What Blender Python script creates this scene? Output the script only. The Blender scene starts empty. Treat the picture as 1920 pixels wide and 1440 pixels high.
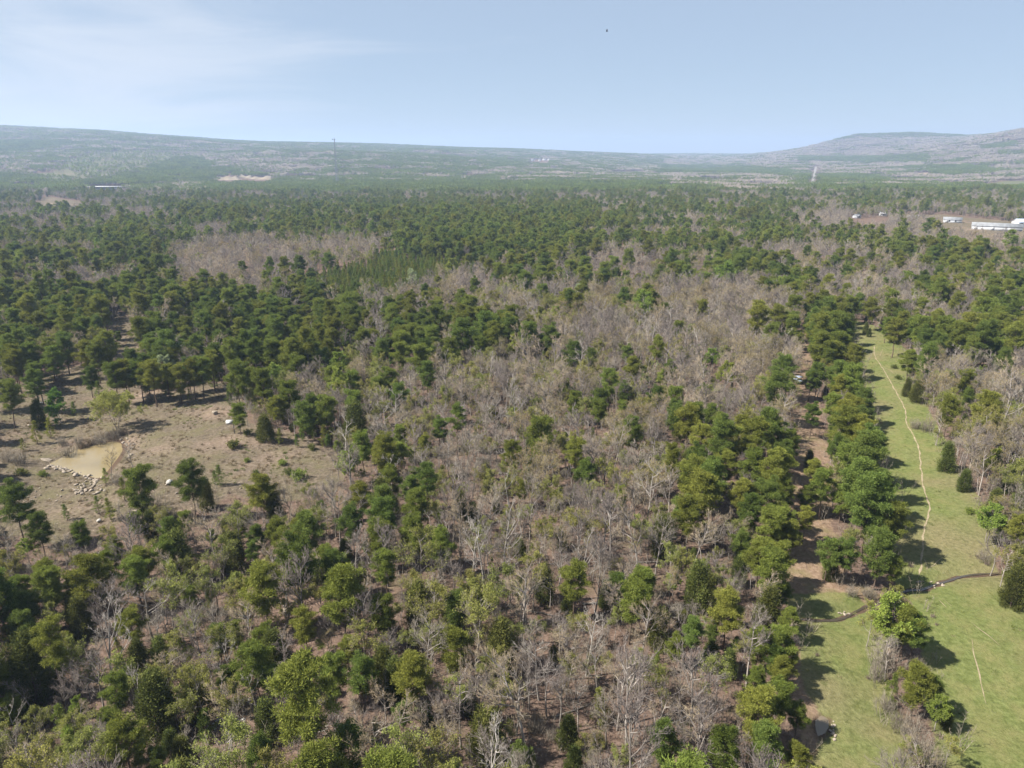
import bpy, math, random
import numpy as np
from mathutils import Vector, Matrix

random.seed(11)
RNG = np.random.default_rng(11)
SC = bpy.context.scene
COL = SC.collection

# ------------------------------------------------------------------ camera, sky, sun, exposure
CAM_H = 60.0
PITCH = math.radians(17.9)
FPX = 1331.0                       # focal length in photograph pixels (1920 wide)
cam_data = bpy.data.cameras.new('camera')
cam_data.sensor_width = 36.0
cam_data.lens = 36.0 * FPX / 1920.0
cam_data.clip_start = 0.5
cam_data.clip_end = 40000.0
cam = bpy.data.objects.new('camera', cam_data)
COL.objects.link(cam)
cam.location = (0, 0, CAM_H)
cam.rotation_euler = (math.radians(90) - PITCH, 0, 0)
SC.camera = cam

SUN_EL = math.radians(48)
SUN_AZ = math.radians(-103)         # measured from +Y towards +X: the sun stands to the left
sun_dir = Vector((math.sin(SUN_AZ) * math.cos(SUN_EL), math.cos(SUN_AZ) * math.cos(SUN_EL), math.sin(SUN_EL)))
sl = bpy.data.lights.new('sun', 'SUN')
sl.energy = 5.0
sl.angle = math.radians(0.5)
sl.color = (1.0, 0.94, 0.85)
sun = bpy.data.objects.new('sun', sl)
COL.objects.link(sun)
sun.rotation_euler = sun_dir.to_track_quat('Z', 'Y').to_euler()

world = bpy.data.worlds.new('World')
SC.world = world
world.use_nodes = True
wn, wl = world.node_tree.nodes, world.node_tree.links
wn.clear()
sky = wn.new('ShaderNodeTexSky')
sky.sky_type = 'NISHITA'
sky.sun_disc = False
sky.sun_elevation = SUN_EL
sky.sun_rotation = SUN_AZ
sky.altitude = 1000
sky.air_density = 1.0
sky.dust_density = 0.3
sky.ozone_density = 2.5
tc = wn.new('ShaderNodeTexCoord')
veil = wn.new('ShaderNodeMixRGB')                # thin high haze that pales the blue
veil.inputs['Fac'].default_value = 0.7
veil.inputs['Color2'].default_value = (4.35, 5.3, 6.6, 1)
wl.new(sky.outputs['Color'], veil.inputs['Color1'])
mp = wn.new('ShaderNodeMapping')
mp.inputs['Scale'].default_value = (1.0, 1.0, 6.0)
mp.inputs['Rotation'].default_value = (0.0, 0.30, 0.0)
wl.new(tc.outputs['Generated'], mp.inputs['Vector'])
cn = wn.new('ShaderNodeTexNoise')
cn.inputs['Scale'].default_value = 2.2
cn.inputs['Detail'].default_value = 8
cn.inputs['Roughness'].default_value = 0.58
cn.inputs['Distortion'].default_value = 0.7
wl.new(mp.outputs['Vector'], cn.inputs['Vector'])
dp = wn.new('ShaderNodeVectorMath')              # the sheet of cirrus hangs over the hills at left
dp.operation = 'DOT_PRODUCT'
dp.inputs[1].default_value = (-0.84, 0.54, 0.0)
wl.new(tc.outputs['Generated'], dp.inputs[0])
sheet = wn.new('ShaderNodeMapRange')
sheet.interpolation_type = 'SMOOTHSTEP'
sheet.inputs['From Min'].default_value = 0.52
sheet.inputs['From Max'].default_value = 0.98
sheet.inputs['To Min'].default_value = -0.16
sheet.inputs['To Max'].default_value = 0.20
wl.new(dp.outputs['Value'], sheet.inputs['Value'])
ad = wn.new('ShaderNodeMath')
ad.operation = 'ADD'
wl.new(cn.outputs['Fac'], ad.inputs[0])
wl.new(sheet.outputs['Result'], ad.inputs[1])
cr = wn.new('ShaderNodeValToRGB')
cr.color_ramp.interpolation = 'EASE'
cr.color_ramp.elements[0].position = 0.42
cr.color_ramp.elements[0].color = (0, 0, 0, 1)
cr.color_ramp.elements[1].position = 0.82
cr.color_ramp.elements[1].color = (0.8, 0.8, 0.8, 1)
wl.new(ad.outputs[0], cr.inputs['Fac'])
cmix = wn.new('ShaderNodeMixRGB')
cmix.inputs['Color2'].default_value = (6.4, 6.9, 7.7, 1)      # thin sunlit cirrus
wl.new(cr.outputs['Color'], cmix.inputs['Fac'])
wl.new(veil.outputs['Color'], cmix.inputs['Color1'])
bg = wn.new('ShaderNodeBackground')
bg.inputs['Strength'].default_value = 0.044
wl.new(cmix.outputs['Color'], bg.inputs['Color'])
wo = wn.new('ShaderNodeOutputWorld')
wl.new(bg.outputs['Background'], wo.inputs['Surface'])

SC.view_settings.view_transform = 'Standard'
SC.view_settings.look = 'None'
SC.view_settings.exposure = 1.38
SC.view_settings.gamma = 1.0
SC.view_settings.use_curve_mapping = False
SC.render.engine = 'CYCLES'
SC.cycles.use_denoising = True
SC.cycles.max_bounces = 5
SC.cycles.diffuse_bounces = 2
SC.cycles.glossy_bounces = 2
SC.cycles.transmission_bounces = 3
SC.cycles.volume_bounces = 1
SC.cycles.sample_clamp_indirect = 4.0

# ------------------------------------------------------------------ projection and terrain
CP, SP = math.cos(PITCH), math.sin(PITCH)

def row_slope(row):
    t = (720.0 - row) / FPX
    return (-SP + t * CP) / (CP + t * SP)

TX = np.array([-500, 0, 200, 400, 620, 800, 1000, 1200, 1300, 1390, 1500, 1600, 1700, 1800, 1920, 2400], float)
TD = np.array([500, 650, 800, 1000, 1300, 1600, 2000, 2500, 3000, 3500, 4200, 5000, 6500, 9600], float)
TROWS = {
 -500: [461, 424, 401, 381, 359, 338, 310, 283, 259, 237, 233, 250, 270, 285],
 0:    [461, 424, 401, 381, 361, 341, 313, 288, 265, 242, 239, 252, 270, 285],
 200:  [461, 422, 403, 383, 363, 346, 319, 294, 270, 252, 247, 258, 272, 286],
 400:  [461, 420, 405, 385, 365, 351, 331, 307, 287, 271, 264, 268, 278, 287],
 620:  [461, 419, 406, 386, 366, 352, 336, 308, 286, 286, 273, 270, 279, 288],
 800:  [461, 419, 406, 386, 366, 352, 338, 314, 295, 292, 282, 276, 281, 288],
 1000: [461, 421, 404, 385, 365, 352, 340, 326, 311, 302, 292, 283, 285, 289],
 1200: [461, 423, 402, 383, 363, 351, 341, 331, 323, 315, 305, 293, 291, 291],
 1300: [461, 423, 401, 381, 363, 351, 341, 332, 325, 318, 310, 302, 293, 288],
 1390: [461, 423, 401, 381, 363, 351, 341, 332, 324, 317, 307, 298, 292, 290],
 1500: [461, 423, 401, 381, 363, 351, 341, 331, 321, 311, 296, 280, 284, 290],
 1600: [461, 423, 401, 381, 363, 351, 341, 331, 319, 305, 286, 254, 262, 285],
 1700: [461, 423, 401, 381, 363, 351, 341, 328, 309, 290, 274, 250, 258, 285],
 1800: [461, 423, 401, 381, 363, 350, 340, 319, 292, 274, 264, 256, 260, 285],
 1920: [461, 423, 401, 381, 362, 349, 335, 309, 274, 241, 242, 250, 256, 285],
 2400: [461, 423, 401, 381, 361, 345, 325, 295, 262, 236, 240, 246, 252, 285]}
TH = np.array([[CAM_H + d * row_slope(r) for d, r in zip(TD, TROWS[int(x)])] for x in TX])   # heights

def sines(x, y, wl, seed, n=5):
    r = np.random.default_rng(seed)
    out = 0
    for k in range(n):
        a = r.uniform(0, 2 * math.pi)
        f = 2 * math.pi / (wl * r.uniform(0.7, 1.4))
        out = out + np.sin((x * math.cos(a) + y * math.sin(a)) * f + r.uniform(0, 6.28))
    return out / n ** 0.5

def sstep(a, b, x):
    t = np.clip((x - a) / (b - a), 0, 1)
    return t * t * (3 - 2 * t)

DIPS = []          # (polyline array, radius, depth): creek beds and ponds, filled below

def seg_dist(x, y, pl):
    d = np.full(np.shape(x), 1e9)
    for (ax, ay), (bx, by) in zip(pl[:-1], pl[1:]):
        vx, vy = bx - ax, by - ay
        t = np.clip(((x - ax) * vx + (y - ay) * vy) / (vx * vx + vy * vy + 1e-9), 0, 1)
        d = np.minimum(d, np.hypot(x - ax - t * vx, y - ay - t * vy))
    return d

def in_poly(x, y, poly):
    x, y = np.asarray(x, float), np.asarray(y, float)
    ins = np.zeros(x.shape, bool)
    n = len(poly)
    for i in range(n):
        x1, y1 = poly[i]
        x2, y2 = poly[(i + 1) % n]
        c = ((y1 > y) != (y2 > y))
        xi = (x2 - x1) * (y - y1) / ((y2 - y1) if abs(y2 - y1) > 1e-9 else 1e-9) + x1
        ins ^= c & (x < xi)
    return ins

def sdist(x, y, poly):
    d = seg_dist(x, y, list(poly) + [poly[0]])
    return np.where(in_poly(x, y, poly), d, -d)

def terrain(x, y):
    x, y = np.asarray(x, float), np.asarray(y, float)
    near = 0.55 * sines(x, y, 70, 3) + 0.25 * sines(x, y, 28, 4)
    near = near * (1 - sstep(400, 900, y) * 0.0)
    yy = np.clip(y, TD[0], TD[-1])
    px = 960 + FPX * x / (yy * CP + 18.0)
    hs = np.stack([np.interp(px, TX, TH[:, k]) for k in range(len(TD))])
    idx = np.clip(np.searchsorted(TD, yy) - 1, 0, len(TD) - 2)
    t = (yy - TD[idx]) / (TD[idx + 1] - TD[idx])
    t = np.clip(t, 0, 1)
    h0 = np.take_along_axis(hs, idx[None], 0)[0]
    h1 = np.take_along_axis(hs, idx[None] + 1, 0)[0]
    far = h0 + (h1 - h0) * t
    rug = sines(x, y, 420, 7, 7) * 2.2 * sstep(1200, 2200, y) + sines(x, y, 900, 8, 6) * 4.0 * sstep(2600, 3600, y)
    rug = rug + sines(x, y, 160, 9, 6) * 0.8 * sstep(500, 1000, y)
    h = near + np.where(y > TD[0], far, 0) * 1.0 + rug * (1 - 0.7 * sstep(4000, 5200, y))
    for pl, rad, dep in DIPS:
        if len(pl) > 2 and pl[0] == pl[-1]:
            s = sdist(x, y, pl[:-1])
            h = h - dep * sstep(-rad, rad, s)
        else:
            s = seg_dist(x, y, pl)
            h = h - dep * (1 - sstep(rad * 0.35, rad, s))
    return h

def project(x, y, z):
    dz = z - CAM_H
    depth = y * CP - dz * SP
    up = y * SP + dz * CP
    return 960 + FPX * x / depth, 720 - FPX * up / depth, depth

def unproject(px, py, dh=0.0):
    """World point on the terrain (raised by dh) seen at photograph pixel px, py."""
    px, py = np.asarray(px, float), np.asarray(py, float)
    cx, cy = (px - 960) / FPX, (720 - py) / FPX
    dx, dy, dz = cx, CP + cy * SP, -SP + cy * CP
    lo = np.full(px.shape, 20.0)
    # march
    t = lo.copy()
    hit = np.zeros(px.shape, bool)
    res = np.full(px.shape, 9000.0)
    step = 1.03
    prev = t.copy()
    for _ in range(215):
        z = CAM_H + dz * t
        below = z < terrain(dx * t, dy * t) + dh
        new = below & ~hit
        if new.any():
            a, b = prev.copy(), t.copy()
            for _ in range(12):
                m = (a + b) / 2
                bl = CAM_H + dz * m < terrain(dx * m, dy * m) + dh
                b = np.where(bl, m, b)
                a = np.where(bl, a, m)
            res = np.where(new, (a + b) / 2, res)
            hit |= new
        if hit.all():
            break
        prev = t
        t = t * step
    return dx * res, dy * res, CAM_H + dz * res, res

def W(pts, dh=0.0):
    p = np.array(pts, float)
    x, y, z, _ = unproject(p[:, 0], p[:, 1], dh)
    return [(float(a), float(b)) for a, b in zip(x, y)]

# ------------------------------------------------------------------ ground zones (photograph pixels, on the ground)
POND = [(98, 868), (150, 842), (185, 828), (215, 818), (234, 822), (236, 838), (222, 862), (205, 885), (183, 897), (158, 886), (120, 876)]
CLEARING = [(-60, 690), (40, 735), (90, 700), (150, 690), (205, 720), (290, 740), (400, 722), (425, 740), (440, 800), (520, 815), (600, 845), (640, 870),
            (600, 910), (530, 930), (420, 905), (395, 930), (330, 960), (230, 950), (190, 985), (120, 1000), (60, 990), (-60, 985)]
GLADE = [(205, 600), (222, 590), (245, 605), (262, 640), (268, 665), (230, 680), (195, 676), (205, 640)]
GLADE_B = [(385, 600), (410, 612), (400, 622), (370, 612)]
STRIP = [(1592, 598), (1640, 612), (1700, 662), (1700, 700), (1730, 760), (1750, 800), (1790, 880), (1830, 940), (1870, 985), (1850, 1050), (1880, 1090),
         (1925, 1120), (2060, 1160), (2060, 1500), (1740, 1500), (1770, 1390), (1750, 1310), (1745, 1210), (1720, 1130), (1690, 1090), (1690, 1010), (1680, 960),
         (1660, 890), (1640, 800), (1620, 700), (1600, 640)]
LANE = [(1496, 590), (1508, 592), (1512, 660), (1525, 720), (1530, 780), (1545, 830), (1555, 880), (1545, 960), (1560, 1050), (1590, 1100),
        (1640, 1120), (1660, 1150), (1640, 1250), (1680, 1380), (1680, 1500), (1510, 1500), (1520, 1370), (1500, 1300), (1510, 1230), (1490, 1130), (1490, 1000),
        (1488, 900), (1490, 800), (1492, 700)]
MEADOW = [(1490, 1120), (1600, 1120), (1650, 1150), (1640, 1250), (1690, 1400), (1680, 1500), (1540, 1500), (1560, 1350), (1520, 1290), (1510, 1200)]
CREEK = [(1880, 1068), (1850, 1070), (1810, 1073), (1770, 1083), (1735, 1100), (1705, 1100), (1670, 1110), (1640, 1125), (1600, 1145), (1565, 1156), (1520, 1157), (1480, 1150)]
PUDDLE = [(1520, 1345), (1540, 1332), (1557, 1340), (1560, 1362), (1550, 1385), (1528, 1390)]
TRACKS = [[(1640, 648), (1638, 664), (1655, 690), (1680, 735), (1700, 772), (1697, 790), (1708, 808), (1722, 835), (1725, 860), (1728, 890), (1735, 930), (1745, 950),
           (1733, 990), (1730, 1030), (1727, 1060), (1720, 1085)],
          [(1655, 655), (1650, 668)], [(1655, 688), (1670, 695), (1678, 702)],
          [(1732, 1048), (1740, 1060), (1737, 1070)], [(1737, 1068), (1755, 1055), (1770, 1045)],
          [(1821, 1200), (1828, 1230), (1838, 1275), (1848, 1322)], [(1755, 1120), (1775, 1140)], [(1765, 1122), (1790, 1140)],
          [(1820, 1165), (1850, 1190), (1880, 1215)]]
PASTURE = [(60, 345), (130, 300), (190, 283), (290, 282), (340, 292), (300, 308), (255, 320), (200, 338), (110, 350)]
PIT_FIELD = [(420, 312), (480, 318), (520, 328), (450, 326)]
DRYFIELD = [(50, 392), (85, 368), (150, 378), (160, 396), (90, 402)]
PAD = [(150, 351), (240, 350), (236, 362), (200, 372), (175, 366)]
ORANGE = [[(1395, 346), (1420, 344), (1425, 350), (1395, 351)], [(1714, 326), (1742, 324), (1745, 330), (1716, 331)], [(1508, 408), (1540, 408), (1538, 414), (1510, 414)]]
TANFIELD = [(1830, 349), (1870, 341), (1990, 338), (1990, 346), (1880, 352)]
YARD = [(1640, 400), (1760, 402), (1990, 425), (1990, 455), (1880, 446), (1750, 425)]
FIELDS = []
for fpx_, fpy_, fw_, fh_ in ((100, 329, 50, 5), (330, 336, 24, 3), (560, 334, 26, 3), (720, 320, 26, 2.5), (880, 332, 34, 2.5), (1180, 324, 40, 3), (1330, 338, 44, 3), (1430, 349, 30, 2.5),
                             (1590, 347, 34, 2.5), (1690, 337, 30, 2.5), (1780, 345, 36, 3), (1250, 352, 36, 3), (40, 352, 34, 4), (270, 352, 26, 3), (1640, 330, 26, 2.5), (960, 344, 30, 2.5)):
    FIELDS.append([(fpx_ + fw_ * c, fpy_ + fh_ * s_) for c, s_ in ((-1, 0.2), (-0.5, -0.8), (0.4, -1), (1, -0.1), (0.6, 0.9), (-0.4, 1))])
ROADLINE = [(1522, 352), (1524, 340), (1526, 332), (1528, 322), (1530, 312)]

WPOND = W(POND)
DIPS.append((WPOND + [WPOND[0]], 3.0, 1.1))
WCREEK = W(CREEK)
DIPS.append((WCREEK, 2.2, 0.7))
WPUD = W(PUDDLE)
DIPS.append((WPUD + [WPUD[0]], 1.4, 0.5))
WCLEAR, WGLADE, WGLADEB, WSTRIP, WLANE, WMEADOW = W(CLEARING), W(GLADE), W(GLADE_B), W(STRIP), W(LANE), W(MEADOW)
WTRACKS = [W(t) for t in TRACKS]
WPAST, WPITF, WDRY, WPAD, WTAN, WYARD = W(PASTURE), W(PIT_FIELD), W(DRYFIELD), W(PAD), W(TANFIELD), W(YARD)
WORANGE = [W(o) for o in ORANGE]
WROAD = W(ROADLINE)
WFIELDS = [W(f_) for f_ in FIELDS]

# ------------------------------------------------------------------ materials
def mat(name):
    m = bpy.data.materials.new(name)
    m.use_nodes = True
    n = m.node_tree.nodes
    for x in list(n):
        n.remove(x)
    return m, n, m.node_tree.links

def out(n, l, sh):
    o = n.new('ShaderNodeOutputMaterial')
    l.new(sh, o.inputs['Surface'])

def ramp(n, l, fac, stops):
    r = n.new('ShaderNodeValToRGB')
    e = r.color_ramp.elements
    while len(e) < len(stops):
        e.new(0.5)
    for k, (p, c) in enumerate(stops):
        e[k].position = p
        e[k].color = (*c, 1)
    l.new(fac, r.inputs['Fac'])
    return r.outputs['Color']

def noise(n, l, vec, scale, detail=4, rough=0.55):
    t = n.new('ShaderNodeTexNoise')
    t.inputs['Scale'].default_value = scale
    t.inputs['Detail'].default_value = detail
    t.inputs['Roughness'].default_value = rough
    if vec is not None:
        l.new(vec, t.inputs['Vector'])
    return t.outputs['Fac']

def mixc(n, l, fac, a, b, mode='MIX'):
    m = n.new('ShaderNodeMixRGB')
    m.blend_type = mode
    for s, v in (('Fac', fac), ('Color1', a), ('Color2', b)):
        if hasattr(v, 'is_output'):
            l.new(v, m.inputs[s])
        elif isinstance(v, (int, float)):
            m.inputs[s].default_value = v
        else:
            m.inputs[s].default_value = (*v, 1)
    return m.outputs['Color']

def math_(n, l, op, a, b, clamp=False):
    m = n.new('ShaderNodeMath')
    m.operation = op
    m.use_clamp = clamp
    for k, v in ((0, a), (1, b)):
        if hasattr(v, 'is_output'):
            l.new(v, m.inputs[k])
        else:
            m.inputs[k].default_value = v
    return m.outputs[0]

def bsdf(n, l, col, rough=0.9, spec=0.1, bump=None, bump_d=0.1):
    p = n.new('ShaderNodeBsdfPrincipled')
    p.inputs['Roughness'].default_value = rough
    p.inputs['Specular IOR Level'].default_value = spec
    if hasattr(col, 'is_output'):
        l.new(col, p.inputs['Base Color'])
    else:
        p.inputs['Base Color'].default_value = (*col, 1)
    if bump is not None:
        b = n.new('ShaderNodeBump')
        b.inputs['Strength'].default_value = 1.0
        b.inputs['Distance'].default_value = bump_d
        l.new(bump, b.inputs['Height'])
        l.new(b.outputs['Normal'], p.inputs['Normal'])
    return p.outputs['BSDF']

def simple(name, col, rough=0.8, var=0.12, scale=2.0, spec=0.2, metal=0.0):
    m, n, l = mat(name)
    t = n.new('ShaderNodeTexCoord')
    f = noise(n, l, t.outputs['Object'], scale, 5, 0.6)
    c = ramp(n, l, f, [(0.3, tuple(v * (1 - var) for v in col)), (0.7, tuple(min(1, v * (1 + var)) for v in col))])
    s = bsdf(n, l, c, rough, spec)
    s.node.inputs['Metallic'].default_value = metal
    out(n, l, s)
    return m

def leaf_mat(name, dark, light, hue_var=0.03, val_var=0.3, trans=0.25):
    """Foliage: colour varies from leaf to leaf and from tree to tree."""
    m, n, l = mat(name)
    g = n.new('ShaderNodeNewGeometry')
    oi = n.new('ShaderNodeObjectInfo')
    c = ramp(n, l, g.outputs['Random Per Island'], [(0.0, dark), (1.0, light)])
    h = n.new('ShaderNodeHueSaturation')
    r1 = math_(n, l, 'MULTIPLY_ADD', oi.outputs['Random'], 2 * hue_var)
    r1.node.inputs[2].default_value = 0.5 - hue_var
    rr = math_(n, l, 'FRACT', math_(n, l, 'MULTIPLY', oi.outputs['Random'], 17.31), 0.0)
    v1 = math_(n, l, 'MULTIPLY_ADD', rr, 2 * val_var)
    v1.node.inputs[2].default_value = 1 - val_var
    l.new(r1, h.inputs['Hue'])
    l.new(v1, h.inputs['Value'])
    l.new(c, h.inputs['Color'])
    d = n.new('ShaderNodeBsdfDiffuse')
    l.new(h.outputs['Color'], d.inputs['Color'])
    t = n.new('ShaderNodeBsdfTranslucent')
    l.new(h.outputs['Color'], t.inputs['Color'])
    mx = n.new('ShaderNodeMixShader')
    mx.inputs['Fac'].default_value = trans
    l.new(d.outputs[0], mx.inputs[1])
    l.new(t.outputs[0], mx.inputs[2])
    out(n, l, mx.outputs[0])
    return m

def bark_mat(name, dark, light, scale=3.0, val_var=0.2):
    m, n, l = mat(name)
    g = n.new('ShaderNodeNewGeometry')
    oi = n.new('ShaderNodeObjectInfo')
    t = n.new('ShaderNodeTexCoord')
    f = noise(n, l, t.outputs['Object'], scale, 4, 0.7)
    f2 = math_(n, l, 'ADD', math_(n, l, 'MULTIPLY', f, 0.6), math_(n, l, 'MULTIPLY', g.outputs['Random Per Island'], 0.4))
    c = ramp(n, l, f2, [(0.25, dark), (0.75, light)])
    h = n.new('ShaderNodeHueSaturation')
    v1 = math_(n, l, 'MULTIPLY_ADD', oi.outputs['Random'], 2 * val_var)
    v1.node.inputs[2].default_value = 1 - val_var
    l.new(v1, h.inputs['Value'])
    l.new(c, h.inputs['Color'])
    out(n, l, bsdf(n, l, h.outputs['Color'], 0.95, 0.05))
    return m

M_PINE = [leaf_mat('pine_needles_green', (0.090, 0.122, 0.026), (0.225, 0.262, 0.056), 0.010, 0.2, 0.35),
          leaf_mat('pine_needles_olive', (0.106, 0.124, 0.026), (0.255, 0.264, 0.056), 0.010, 0.2, 0.35),
          leaf_mat('pine_needles_deep', (0.070, 0.104, 0.025), (0.178, 0.224, 0.052), 0.008, 0.2, 0.35)]
M_YOUNG = leaf_mat('young_needles', (0.085, 0.135, 0.028), (0.215, 0.300, 0.062), 0.01, 0.2, 0.35)
M_CEDAR = leaf_mat('cedar_sprays', (0.060, 0.076, 0.020), (0.150, 0.162, 0.046), 0.02, 0.22)
M_LIME = leaf_mat('lime_leaves', (0.135, 0.185, 0.034), (0.275, 0.325, 0.070), 0.02, 0.15, 0.35)
M_LEAF = leaf_mat('green_leaves', (0.060, 0.130, 0.022), (0.125, 0.215, 0.042), 0.02, 0.15, 0.35)
M_BUD = leaf_mat('spring_buds', (0.130, 0.140, 0.038), (0.330, 0.335, 0.090), 0.02, 0.15, 0.35)
M_WILLOW = leaf_mat('willow_leaves', (0.200, 0.215, 0.050), (0.360, 0.370, 0.110), 0.01, 0.1, 0.35)
M_TAN = leaf_mat('tan_catkins', (0.200, 0.165, 0.075), (0.320, 0.260, 0.120), 0.015, 0.15, 0.3)
M_PALE = leaf_mat('pale_blossom', (0.220, 0.270, 0.130), (0.380, 0.420, 0.230), 0.015, 0.1, 0.3)
M_PBARK = bark_mat('pine_bark', (0.055, 0.042, 0.034), (0.150, 0.110, 0.085))
M_BBARK = bark_mat('grey_bark', (0.095, 0.082, 0.072), (0.300, 0.268, 0.240), 2.0, 0.25)
M_TWIG = bark_mat('brown_twigs', (0.110, 0.095, 0.076), (0.268, 0.236, 0.190), 2.0, 0.25)
M_TWIG_TAN = bark_mat('tan_twigs', (0.150, 0.120, 0.080), (0.330, 0.270, 0.185), 2.0, 0.22)
M_TWIG_DARK = bark_mat('dark_twigs', (0.075, 0.062, 0.056), (0.195, 0.165, 0.150), 2.0, 0.2)
M_WHITEBARK = bark_mat('bleached_wood', (0.190, 0.172, 0.152), (0.340, 0.310, 0.278), 2.0, 0.1)

# ------------------------------------------------------------------ mesh helpers (numpy, triangles)
class Acc:
    def __init__(self):
        self.v, self.t, self.m, self.n = [], [], [], 0
    def add(self, v, t, m=0):
        v = np.asarray(v, float).reshape(-1, 3)
        t = np.asarray(t, int).reshape(-1, 3)
        self.v.append(v)
        self.t.append(t + self.n)
        self.m.append(np.full(len(t), m))
        self.n += len(v)
    def join(self, other, M=None, offset=None):
        v, t, m = other.arrays()
        if M is not None:
            v = v @ M.T
        if offset is not None:
            v = v + offset
        self.v.append(v)
        self.t.append(t + self.n)
        self.m.append(m)
        self.n += len(v)
    def arrays(self):
        return np.concatenate(self.v), np.concatenate(self.t), np.concatenate(self.m)
    def mesh(self, name, mats, smooth=False):
        v, t, mi = self.arrays()
        me = bpy.data.meshes.new(name)
        me.vertices.add(len(v))
        me.vertices.foreach_set('co', v.astype(np.float32).ravel())
        me.loops.add(len(t) * 3)
        me.loops.foreach_set('vertex_index', t.astype(np.int32).ravel())
        me.polygons.add(len(t))
        me.polygons.foreach_set('loop_start', np.arange(0, len(t) * 3, 3, dtype=np.int32))
        me.polygons.foreach_set('material_index', mi.astype(np.int32))
        if smooth:
            me.polygons.foreach_set('use_smooth', np.ones(len(t), bool))
        for m in mats:
            me.materials.append(m)
        me.update(calc_edges=True)
        me.validate()
        return me

def frame_of(d):
    d = d / (np.linalg.norm(d, axis=-1, keepdims=True) + 1e-9)
    ref = np.where(np.abs(d[..., 2:3]) > 0.9, np.array([1.0, 0, 0]), np.array([0, 0, 1.0]))
    a = np.cross(d, ref)
    a /= np.linalg.norm(a, axis=-1, keepdims=True) + 1e-9
    return d, a, np.cross(d, a)

def tubes(acc, P0, P1, R0, R1, n=4, m=0):
    """Tapered n-sided prisms between P0 and P1."""
    P0, P1 = np.asarray(P0, float).reshape(-1, 3), np.asarray(P1, float).reshape(-1, 3)
    R0, R1 = np.broadcast_to(np.asarray(R0, float), (len(P0),)), np.broadcast_to(np.asarray(R1, float), (len(P0),))
    d, a, b = frame_of(P1 - P0)
    ang = np.arange(n) * 2 * math.pi / n
    ring = np.cos(ang)[None, :, None] * a[:, None] + np.sin(ang)[None, :, None] * b[:, None]
    v0 = P0[:, None] + ring * R0[:, None, None]
    v1 = P1[:, None] + ring * R1[:, None, None]
    v = np.concatenate([v0, v1], 1)
    i = np.arange(n)
    j = (i + 1) % n
    t = np.concatenate([np.stack([i, j, j + n], 1), np.stack([i, j + n, i + n], 1)])
    t = t[None] + (np.arange(len(P0)) * 2 * n)[:, None, None]
    acc.add(v, t, m)

def cones(acc, P0, P1, R0, m=0):
    """Three-sided spikes: the thinnest twigs."""
    P0, P1 = np.asarray(P0, float).reshape(-1, 3), np.asarray(P1, float).reshape(-1, 3)
    d, a, b = frame_of(P1 - P0)
    ang = np.arange(3) * 2 * math.pi / 3
    ring = np.cos(ang)[None, :, None] * a[:, None] + np.sin(ang)[None, :, None] * b[:, None]
    v = np.concatenate([P0[:, None] + ring * np.broadcast_to(np.asarray(R0, float), (len(P0),))[:, None, None], P1[:, None]], 1)
    t = np.array([[0, 1, 3], [1, 2, 3], [2, 0, 3]])[None] + (np.arange(len(P0)) * 4)[:, None, None]
    acc.add(v, t, m)

def blades(acc, C, D, L, Wd, rng, m=0):
    """One pointed leaf or needle tuft per row."""
    C, D = np.asarray(C, float), np.asarray(D, float)
    d, a, b = frame_of(D)
    th = rng.uniform(0, math.pi, len(C))[:, None]
    s = a * np.cos(th) + b * np.sin(th)
    L = np.broadcast_to(np.asarray(L, float), (len(C),))[:, None]
    w = np.broadcast_to(np.asarray(Wd, float), (len(C),))[:, None]
    v = np.stack([C - s * w * 0.5, C + s * w * 0.5, C + d * L], 1)
    acc.add(v, np.arange(len(C) * 3), m)

def rnd_dirs(rng, n):
    v = rng.normal(size=(n, 3))
    return v / np.linalg.norm(v, axis=1, keepdims=True)

def puffs(acc, centres, rad, nbl, bw, rng, up=0.35, m=1, flat=1.0, span=0.6):
    centres = np.asarray(centres)
    rad = np.broadcast_to(np.asarray(rad, float), (len(centres),))
    D = rnd_dirs(rng, len(centres) * nbl)
    D[:, 2] += up
    D /= np.linalg.norm(D, axis=1, keepdims=True)
    R = np.repeat(rad, nbl)
    C = np.repeat(centres, nbl, 0) + D * np.array([1.15, 1.15, flat]) * (R * rng.uniform(0.15, span, len(R)))[:, None]
    blades(acc, C, D + rng.normal(size=D.shape) * 0.35, R * rng.uniform(0.45, 0.75, len(R)) * (1.2 - 0.68 * (span > 0.7)), R * bw, rng, m)

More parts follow.
